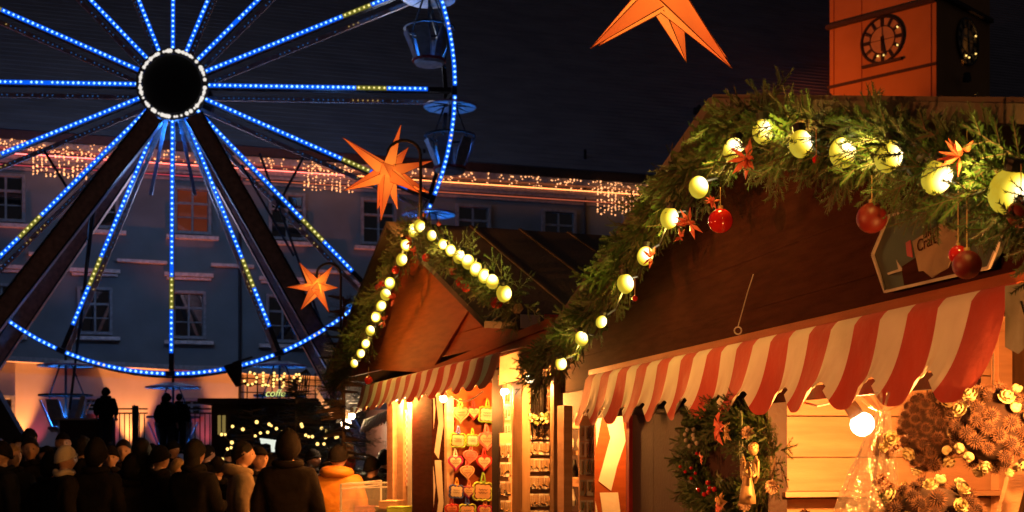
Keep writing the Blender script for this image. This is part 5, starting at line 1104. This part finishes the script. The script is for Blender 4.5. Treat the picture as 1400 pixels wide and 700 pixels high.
def fball(px, py, Y, rx, rz, label, seed, nfl, hr_=.026):
    c = P(px, py, Y); t = thing('dried_flower_ball', label, 'dried flower ball', c, 'dried flower balls in the big stall'); rg = random.Random(seed)
    b = MB(); b.sph(c, (rx * .86, rx * .86, rz * .86), 18, 12); b.build('core', M['tuft_core'], t, smooth=True)
    n_ = int(4 * PI * rx * rz / (hr_ * hr_ * 2.9)); fl = []
    pts = []
    for i in range(n_):
        z = 1 - 2 * (i + .5) / n_; a_ = i * 2.39996 + rg.uniform(-.12, .12); r_ = math.sqrt(max(0, 1 - z * z)); d = Vector((r_ * math.cos(a_), r_ * math.sin(a_), z)); pts.append(d)
    front = [i for i, d in enumerate(pts) if d.y < .1]; fl = set(rg.sample(front, min(nfl, len(front))))
    for i, d in enumerate(pts):
        if d.y > .55: continue
        o = Vector((d.x * rx, d.y * rx, d.z * rz)); q = d.to_track_quat('Z', 'Y').to_euler()
        if i in fl: k = rg.choice((3, 3, 3, 0, 1, 2)); s_ = hr_ * (.62 if k == 3 else rg.choice((.75, .9, 1.05))); meshobj(('cream_flower', 'pale_flower', 'yellow_daisy', 'button_flower')[k], fm[k], t, o * 1.13, q, (s_, s_, s_))
        else: s_ = hr_ * rg.uniform(.85, 1.15); meshobj('seed_head', tm, t, o, (rg.uniform(0, 6), rg.uniform(0, 6), 0), (s_, s_, s_))
    if py < 650: b = MB(); b.tube([c + UP * rz, c + UP * (rz + .25)], .003, 5); b.build('cord', M['twig'], t)
    return t
fball(1268, 590, 4.15, .082, .118, 'brownish oval dried flower ball hanging in the middle right of the stall', 1, 8)
fball(1358, 586, 3.5, .104, .108, 'brightly lit round dried flower ball at the right with cream flowers and a daisy', 2, 17, .024)
fball(1276, 706, 3.62, .118, .098, 'dried flower ball at the bottom edge with cream flowers', 3, 12, .027)
# cellophane wrapped bunch
ce = thing('cellophane_cone', 'clear cellophane wrapped bunch glinting under the bright bulb', 'wrapped bouquet', P(1180, 700, 3.9))
b = MB(); rg = random.Random(3); cols = []
for j in range(12):
    f = j / 11; yy = 562 + 175 * f; cx = 1207 - 28 * f; hw = 9 + 44 * f
    for i in range(19):
        a_ = 2 * PI * i / 18; wob = 1 + .12 * math.sin(i * 2.7 + j * .4) + .05 * rg.uniform(-1, 1)
        c_ = P(cx, yy, 3.95); b.v.append(tuple(c_ + Vector((math.cos(a_) * hw / FX * 3.95 * wob, math.sin(a_) * hw / FX * 3.95 * wob * .7, 0))))
b.f = [(j * 19 + i, j * 19 + i + 1, (j + 1) * 19 + i + 1, (j + 1) * 19 + i) for j in range(11) for i in range(18)]; b.m = [0] * len(b.f); b.build('wrapping', M['cello'], ce)
b = MB()
for i in range(9): 
    a_ = i * .7; b.add([P(1207, 565, 3.95), P(1207 + 30 * math.cos(a_) , 553 + 12 * math.sin(a_) - 6, 3.95 + .03 * math.sin(a_ * 2)), P(1207 + 30 * math.cos(a_ + .5), 556 + 12 * math.sin(a_ + .5) - 8, 3.93)], [(0, 1, 2)])
b.build('ruffle', M['cello'], ce)
b = MB(); b.tube([P(1212, 566, 3.97), P(1210, 640, 3.97), P(1206, 720, 3.97)], [.010, .012, .012], 7); b.tube([P(1204, 570, 3.98), P(1196, 650, 3.97), P(1190, 720, 3.97)], [.006, .007, .007], 6); b.build('stem', M['tuft'], ce)
for i, (x, y, s_) in enumerate(((1217, 600, .028), (1224, 612, .022), (1207, 612, .018), (1213, 668, .026), (1228, 675, .022), (1203, 655, .02), (1236, 665, .018))): meshobj('pale_flower' if i < 3 else 'cream_flower', fm[i % 2], ce, P(x, y, 3.9) - WO[ce], (1.4, .2 * i, 0), (s_, s_, s_))
b = MB(); V = np.concatenate([needle_set(tuple(P(1215, 700, 3.86)), tuple(P(1200 + i * 9, 672 + (i % 3) * 7, 3.84)), 24, .02, .006, rng) for i in range(6)]); b.v = V.tolist(); b.f = [(3 * i, 3 * i + 1, 3 * i + 2) for i in range(len(V) // 3)]; b.m = [0] * len(b.f); b.build('greenery', M['leafg'], ce)

# ================================================================ people
def head_part(c, yaw, lean=0):
    """head as a dense shaped ellipsoid facing -Y (turned by yaw), returned as verts/faces"""
    seg, rin = 30, 24; vs = []; R = Matrix.Rotation(yaw, 3, 'Z') @ Matrix.Rotation(lean, 3, 'X')
    def g(x, s_): return math.exp(-x * x / (2 * s_ * s_))
    for i in range(rin + 1):
        t = PI * i / rin
        for j in range(seg):
            a_ = 2 * PI * j / seg; x, y, z = math.sin(t) * math.sin(a_), -math.sin(t) * math.cos(a_), math.cos(t)
            X_, Y_, Z_ = x * .076, y * .096, z * .118
            if Z_ < 0: X_ *= 1 - .28 * (-Z_ / .118) ** 1.3; Y_ = Y_ * (1 - .22 * (-Z_ / .118)) if Y_ > 0 else Y_ * (1 - .02)
            if y < 0:
                fr = -y
                Y_ -= .024 * g(X_, .011) * g(Z_ + .018, .016) * fr + .010 * g(X_, .008) * g(Z_ - .006, .02) * fr
                Y_ += .013 * (g(X_ - .031, .014) + g(X_ + .031, .014)) * g(Z_ - .006, .011) * fr
                Y_ -= .006 * g(Z_ - .026, .010) * g(X_, .05) * fr
                Y_ -= .007 * g(X_, .020) * g(Z_ + .052, .009) * fr; Y_ += .004 * g(X_, .02) * g(Z_ + .066, .006) * fr
                Y_ -= .010 * g(X_, .022) * g(Z_ + .094, .014) * fr
            if abs(x) > .93 and abs(Z_) < .035 and abs(y) < .35: X_ *= 1.16
            vs.append(Vector(c) + R @ Vector((X_, Y_, Z_)))
    fs = [(i * seg + j, i * seg + (j + 1) % seg, (i + 1) * seg + (j + 1) % seg, (i + 1) * seg + j) for i in range(rin) for j in range(seg)]
    return vs, fs
def skin_mesh(name, vs, es, rad, extra=None, voxel=.014, mats=None, subs=2, smoothit=3, disp=0):
    me = bpy.data.meshes.new(name); me.from_pydata(vs, es, []); ob = bpy.data.objects.new(name, me); col.objects.link(ob)
    m = ob.modifiers.new('s', 'SKIN'); lay = me.skin_vertices[0]
    for i, r in enumerate(rad): lay.data[i].radius = r if isinstance(r, tuple) else (r, r)
    lay.data[0].use_root = True
    sb = ob.modifiers.new('u', 'SUBSURF'); sb.levels = subs
    dg = bpy.context.evaluated_depsgraph_get(); m1 = bpy.data.meshes.new_from_object(ob.evaluated_get(dg))
    bpy.data.objects.remove(ob); bm = bmesh.new(); bm.from_mesh(m1)
    if extra:
        for V, F in extra:
            vv = [bm.verts.new(v) for v in V]
            for f in F:
                try: bm.faces.new([vv[q] for q in f])
                except ValueError: pass
        bmesh.ops.remove_doubles(bm, verts=bm.verts, dist=.0004)
    bm.to_mesh(m1); bm.free(); ob = bpy.data.objects.new(name, m1); col.objects.link(ob)
    r_ = ob.modifiers.new('r', 'REMESH'); r_.mode = 'VOXEL'; r_.voxel_size = voxel; r_.use_smooth_shade = True
    if smoothit: s_ = ob.modifiers.new('sm', 'SMOOTH'); s_.iterations = smoothit; s_.factor = .4
    if disp:
        tx = bpy.data.textures.new('folds', 'CLOUDS'); tx.noise_scale = .11; d_ = ob.modifiers.new('d', 'DISPLACE'); d_.texture = tx; d_.strength = disp; d_.mid_level = .5
    dg = bpy.context.evaluated_depsgraph_get(); m2 = bpy.data.meshes.new_from_object(ob.evaluated_get(dg)); bpy.data.objects.remove(ob)
    m2.name = name; m2.materials.clear()
    for x in (mats or []): m2.materials.append(x)
    m2.polygons.foreach_set('use_smooth', [True] * len(m2.polygons)); return m2
def person_meshes(pose, yaw):
    """figure 1.75 m tall facing -Y, feet at z 0"""
    J = {}; V = []; E = []; Rr = []
    def v(p, r, par=None): V.append(p); Rr.append(r); i = len(V) - 1; (E.append((par, i)) if par is not None else None); return i
    st = .10 if pose == 'walk' else 0
    pel = v((0, 0, .93), (.15, .11)); sp = v((0, .01, 1.12), (.14, .10), pel); ch = v((0, .01, 1.32), (.155, .11), sp); nk0 = v((0, .015, 1.46), (.085, .07), ch); nk = v((0, .01, 1.53), .055, nk0); v((0, -.005, 1.60), .055, nk)
    arms = {}
    for s_ in (-1, 1):
        hip = v((s_ * .09, 0, .86), .085, pel); kn = v((s_ * .10, -.02 + s_ * st * -.6, .48), .056, hip); an_ = v((s_ * .10, .02 + s_ * st, .09), .038, kn); v((s_ * .11, -.12 + s_ * st, .035), .032, an_)
        shd = v((s_ * .185, .01, 1.43), .058, ch)
        if pose == 'hold': el, wr_, hd_ = (s_ * .25, .0, 1.17), (s_ * .12, -.24, 1.20), (s_ * .06, -.29, 1.22)
        elif pose == 'walk': el, wr_, hd_ = (s_ * .25, .03 * s_, 1.16), (s_ * .25, -.08 - .05 * s_, .94), (s_ * .245, -.11 - .05 * s_, .86)
        else: el, wr_, hd_ = (s_ * .25, .04, 1.16), (s_ * .24, -.03, .92), (s_ * .235, -.05, .84)
        e_ = v(el, .044, shd); w_ = v(wr_, .030, e_); arms[s_] = (shd, Vector(el), Vector(wr_), Vector(hd_))
        hd = Vector(hd_); dv = (hd - Vector(wr_)).normalized(); palm = v(tuple(hd), (.036, .018), w_); sd = Vector((0, 1, 0)) if pose != 'hold' else Vector((0, 0, 1)); sd = (sd - dv * sd.dot(dv)).normalized(); inn = dv.cross(sd) * (1 if s_ > 0 else -1)
        for k in range(4):
            o_ = hd + sd * (k - 1.5) * .019 + dv * .03; a1_ = v(tuple(o_), .0095, palm); a2 = v(tuple(o_ + dv * .034 + inn * .008), .0085, a1_); v(tuple(o_ + dv * (.055 - .006 * abs(k - 1.3)) + inn * .026), .0075, a2)
        t1 = v(tuple(hd + sd * -.032 - dv * .012), .011, palm); v(tuple(hd + sd * -.047 + dv * .024 + inn * .012), .009, t1)
    hv, hf = head_part((0, -.012, 1.655), yaw)
    body = skin_mesh('body', V, E, Rr, [(hv, hf)], .0095, [M['skin']], smoothit=2)
    # coat
    V = []; E = []; Rr = []
    hem = v((0, .0, .72), (.215, .16)); pel = v((0, 0, .93), (.20, .155), hem); sp = v((0, .01, 1.12), (.185, .145), pel); ch = v((0, .01, 1.31), (.195, .145), sp); co = v((0, .015, 1.48), (.115, .105), ch); v((0, .02, 1.545), (.088, .088), co)
    for s_ in (-1, 1):
        shd, el, wr_, hd_ = arms[s_]; a1_ = v((s_ * .185, .01, 1.415), .088, ch); a2 = v(tuple(el), .074, a1_); v(tuple(wr_ + (el - wr_) * .02), .056, a2)
    coat = skin_mesh('coat', V, E, Rr, None, .016, [M['coat_black']], smoothit=4, disp=.022)
    V = []; E = []; Rr = []
    pel = v((0, 0, .90), (.165, .13))
    for s_ in (-1, 1): hip = v((s_ * .095, 0, .80), .10, pel); kn = v((s_ * .10, -.02 + s_ * st * -.6, .48), .080, hip); v((s_ * .10, .02 + s_ * st, .10), .066, kn)
    tr = skin_mesh('trousers', V, E, Rr, None, .018, [M['jeans']], disp=.012)
    b = MB()
    for s_ in (-1, 1): b.sph((s_ * .105, -.05 + s_ * st, .045), (.048, .14, .05), 14, 8)
    shoes = b.mesh('shoes', M['shoe'], smooth=True)
    return body, coat, tr, shoes
R_ = lambda yaw: Matrix.Rotation(yaw, 3, 'Z')
def cap_mesh(kind, yaw, m):
    b = MB(); c = Vector((0, -.012, 1.655)); R = R_(yaw)
    def shell(r, cut, back=.0, drop=0, m_=0, rough=.003, low=-.3, peak=0, lump=0):
        seg, rin = 28, 16; rg = random.Random(2); vs = []
        for i in range(rin + 1):
            for j in range(seg):
                a_ = 2 * PI * j / seg; fr = math.cos(a_)          # 1 = face side (-Y)
                lim = cut + (low - cut) * (1 - fr) / 2 if low < cut else cut
                tmax = math.acos(max(-.98, min(.98, lim))); t = tmax * i / rin
                p = Vector((math.sin(t) * math.sin(a_) * r[0], -math.sin(t) * math.cos(a_) * r[1] + back, math.cos(t) * r[2] + peak * max(0, math.cos(t)) ** 3)) * (1 + rg.uniform(-rough, rough) + lump * math.sin(5 * a_ + 3 * t) * math.sin(4 * t + a_)); vs.append(c + R @ p)
        b.add(vs, [(i * seg + j, i * seg + (j + 1) % seg, (i + 1) * seg + (j + 1) % seg, (i + 1) * seg + j) for i in range(rin) for j in range(seg)], m_)
    if kind == 'short': shell((.086, .108, .130), .50, .006, low=-.55, rough=.035, lump=.03)
    elif kind == 'long':
        shell((.092, .112, .132), .48, .006, low=-.7, rough=.03, lump=.03)
        vs = []
        for i in range(9):
            f = i / 8
            for j in range(13):
                a_ = PI * (.12 + .76 * j / 12); x = math.cos(a_) * (.088 + .02 * f); y = math.sin(a_) * (.10 + .035 * f) ; vs.append(c + R @ Vector((x, y + .0, .02 - .30 * f + .006 * math.sin(j * 2.3))))
        b.add(vs, [(i * 13 + j, i * 13 + j + 1, (i + 1) * 13 + j + 1, (i + 1) * 13 + j) for i in range(8) for j in range(12)])
    elif kind == 'beanie':
        shell((.092, .112, .136), .34, .006, low=-.22, rough=.006)
        pts = [c + R @ Vector((math.sin(a_) * .087, -math.cos(a_) * .105 + .004, .040 - .036 * (1 - math.cos(a_)))) for a_ in [2 * PI * i / 24 for i in range(25)]]; b.tube(pts, .014, 7)
    elif kind == 'pompom': shell((.092, .110, .150), .25, .004, low=-.2, rough=.01); b.sph(c + Vector((0, .01, .17)), .035, 10, 8)
    elif kind == 'cap':
        shell((.086, .106, .125), .42, .004, low=.05)
        b.slab([c + R @ Vector((x, y, .048)) for x, y in ((-.07, -.06), (.07, -.06), (.055, -.155), (0, -.172), (-.055, -.155))], (0, 0, .008))
    elif kind == 'hood':
        shell((.104, .122, .140), .35, .020, low=-.92, rough=.012, peak=.03, lump=.035)
        pts = [c + R @ Vector((math.sin(a_) * .10, .03 + -math.cos(a_) * .085, -.135 + .01 * math.cos(a_))) for a_ in [2 * PI * i / 24 for i in range(25)]]; b.tube(pts, .036, 8)
    elif kind == 'hood_down':
        pts = [c + R @ Vector((math.sin(a_) * .115, .045 - math.cos(a_) * .10, -.150 - .015 * math.cos(a_))) for a_ in [2 * PI * i / 24 for i in range(25)]]; b.tube(pts, [.040 + .022 * (1 - math.cos(2 * PI * i / 24)) / 2 for i in range(25)], 9)
    elif kind == 'scarf':
        pts = [c + R @ Vector((math.sin(a_) * .085, .02 - math.cos(a_) * .085, -.135 + .012 * math.sin(3 * a_))) for a_ in [2 * PI * i / 24 for i in range(25)]]; b.tube(pts, .032, 8)
    return b.mesh({'short': 'hair', 'long': 'hair', 'beanie': 'knitted_hat', 'pompom': 'knitted_hat', 'cap': 'cap', 'hood': 'hood', 'hood_down': 'hood', 'scarf': 'scarf'}[kind], m, smooth=True)
PM = {}; 
def getpm(pose, yaw):
    if (pose, yaw) not in PM: PM[(pose, yaw)] = person_meshes(pose, yaw)
    return PM[(pose, yaw)]
CM = {}
def person(px, ytop, Y, yaw, label, coat='coat_black', hats=(('short', 'hair_dark'),), pose='stand', hyaw=0.0, z0=None, wide=1.0, grp='people in the crowd', trousers='jeans'):
    """yaw 0 faces the camera; ytop is the picture height of the top of the head"""
    top = P(px, ytop, Y); 
    hgt = 1.805; zz = 0 if z0 is None else z0; s_ = (top.z - zz) / hgt
    if z0 is None: s_ = max(.84, min(1.12, s_))
    t = thing('person', label, 'person', (top.x, Y, zz), grp)
    body, coatm, tr, sh_ = getpm(pose, hyaw)
    meshobj('body', body, t)
    key = (pose, hyaw, coat)
    if key not in CM: c_ = coatm.copy(); c_.materials.clear(); c_.materials.append(M[coat]); CM[key] = c_
    meshobj('coat', CM[key], t, scale=(1, 1, 1)); meshobj('trousers', tr, t); meshobj('shoes', sh_, t)
    for k_, m_ in hats:
        kk = (k_, hyaw, m_)
        if kk not in CM: CM[kk] = cap_mesh(k_, hyaw, M[m_])
        meshobj(CM[kk].name.split('.')[0], CM[kk], t)
    if len(hats) == 1 and hats[0][0] != 'hood':
        kk = ('scarf', hyaw, coat)
        if kk not in CM: CM[kk] = cap_mesh('scarf', hyaw, M[coat]); CM[kk].name = 'collar'
        meshobj('collar', CM[kk], t)
    for sx in (-1, 1):
        ek = ('eye', hyaw, sx)
        if ek not in CM:
            b = MB(); b.sph(Vector((0, -.012, 1.655)) + R_(hyaw) @ Vector((.031 * sx, -.076, .006)), .0085, 8, 6); CM[ek] = b.mesh('eye', M['eye'], smooth=True)
        meshobj('eye', CM[ek], t)
    t.rotation_euler = (0, 0, yaw); t.scale = (s_ * wide, s_ * wide, s_)
    return t
BK = PI
person(41, 594, 12.9, .35, 'bearded man in black coat facing the camera at the left, face lit warm', 'coat_black', (('short', 'hair_dark'), ('scarf', 'knit_dark')), hyaw=0)
person(17, 604, 12.5, .9, 'woman with fair hair beside the black coated man at the left edge', 'coat_brown', (('long', 'hair_fair'),))
person(2, 600, 12.0, -.9, 'person in dark coat cut by the left edge of the photo', 'coat_navy', (('beanie', 'knit_dark'),))
person(40, 583, 16.5, 2.9, 'dark haired head directly behind the bearded man', 'coat_black', (('short', 'hair_dark'),))
person(64, 606, 14.5, .5, 'person half hidden right behind the bearded man', 'coat_navy', (('cap', 'knit_dark'),))
person(89, 606, 11.8, 2.2, 'person in a cream knitted hat looking down and right', 'coat_black', (('beanie', 'knit_white'), ('scarf', 'knit_white')), wide=.95)
person(86, 588, 15, .4, 'man with dark cap and warm lit face behind the cream hat', 'coat_black', (('cap', 'knit_dark'),))
person(112, 592, 12.5, BK, 'person with dark hair seen from behind in front of the booth', 'coat_black', (('short', 'hair_dark'),))
person(132, 600, 11.8, 3.0, 'person in black hood in front of the control booth', 'coat_black', (('hood', 'coat_black'),))
person(151, 606, 13, .3, 'person with pale face low between dark shoulders left of the gate post', 'coat_black', (('beanie', 'knit_dark'),))
person(169, 598, 13.5, .2, 'short haired person facing the camera under the bar railing', 'coat_brown', (('short', 'hair_dark'),), hyaw=0)
person(193, 596, 12.1, BK, 'dark haired person from behind in front of the gate post', 'coat_black', (('long', 'hair_dark'),))
person(218, 606, 12, 2.6, 'dark coated person left of the woman with long dark hair', 'coat_brown', (('beanie', 'knit_dark'),))
person(243, 624, 12.9, 1.4, 'short person with long fair hair in profile', 'coat_beige', (('long', 'hair_fair'),), wide=.9)
person(266, 597, 11.4, 2.7, 'woman with long dark hair in front of the blue lit gondola', 'coat_black', (('long', 'hair_dark'),), 'hold')
person(297, 622, 12.3, BK, 'black hatted person between the long haired woman and the light hood', 'coat_black', (('beanie', 'knit_dark'),))
person(331, 600, 11.8, 1.9, 'man in profile looking right with a beige hood on his shoulders', 'coat_beige', (('short', 'hair_dark'), ('hood_down', 'coat_beige')))
person(354, 607, 12.1, .7, 'man in dark cap looking right with orange lit face', 'coat_black', (('cap', 'knit_dark'), ('scarf', 'knit_dark')))
person(394, 588, 11.3, BK, 'broad person in dark brown hooded coat seen from behind', 'coat_brown', (('hood', 'coat_brown'),), wide=1.04)
person(462, 606, 12.6, 3.0, 'person in ochre orange winter jacket seen from behind beside the glass case', 'coat_orange', (('beanie', 'knit_dark'), ('hood_down', 'coat_orange')), wide=1.08)
person(508, 622, 13.4, 2.6, 'dark coated person at the second stall behind the glass case', 'coat_black', (('beanie', 'knit_dark'),))
person(427, 612, 15.5, 1.2, 'dark figure between the brown hooded person and the ochre jacket', 'coat_black', (('beanie', 'knit_dark'),))
person(525, 612, 15, BK, 'dark figure close to the pale posts of the second stall', 'coat_brown', (('short', 'hair_dark'),))
for i, (x, yt, Y_, w_, l_) in enumerate(((100, 604, 17, .2, 'far head in dark hat between the booth and the cream hat'), (128, 602, 18, 2.8, 'far dark head at the foot of the booth'), (208, 604, 18, BK, 'far dark head right of the gate post'), (236, 600, 17.5, 1.0, 'far dark head below the two people on the platform'), (284, 606, 17, 2.5, 'far dark head right of the blue lit seats'), (312, 606, 18, BK, 'far dark head below the kiosk window'), (24, 596, 18, .5, 'far head near the dark stair flank'))):
    person(x, yt, Y_, w_, l_, 'coat_black', (('beanie' if i % 2 else 'short', 'knit_dark'),))
for i, (x, yt, Y_, w_, l_, ht) in enumerate(((70, 618, 12.2, 2.9, 'dark coated back just left of the cream hat', 'hood'), (180, 622, 12.0, 3.4, 'dark hooded back below the short haired person', 'hood'), (112, 624, 12.4, 2.6, 'dark back right of the cream hat', 'short'), (285, 632, 12.2, 3.0, 'dark back low between the long haired woman and the light hood', 'short'), (206, 618, 14.5, 0.3, 'dim face between two dark hoods in the middle of the crowd', 'beanie'), (372, 622, 13.6, 2.4, 'dark back between the capped man and the hooded back', 'short'), (448, 628, 14.8, 2.8, 'dark back beside the ochre jacket', 'hood'))):
    person(x, yt, Y_, w_, l_, 'coat_black', ((ht, 'knit_dark'),))
PG = 'people waiting on the wheel platform'
person(145, 530, 39.5, BK, 'dark silhouetted person on the platform left of the railing', 'coat_black', (('hood', 'coat_black'),), z0=1.75, grp=PG, wide=1.25)
person(228, 538, 39.5, 2.8, 'left one of the two silhouetted people at the lowest gondola', 'coat_black', (('hood', 'coat_black'),), z0=1.5, grp=PG, wide=1.35)
person(245, 537, 39.9, BK, 'right one of the two silhouetted people at the lowest gondola', 'coat_black', (('short', 'hair_dark'),), z0=1.5, grp=PG, wide=1.1)
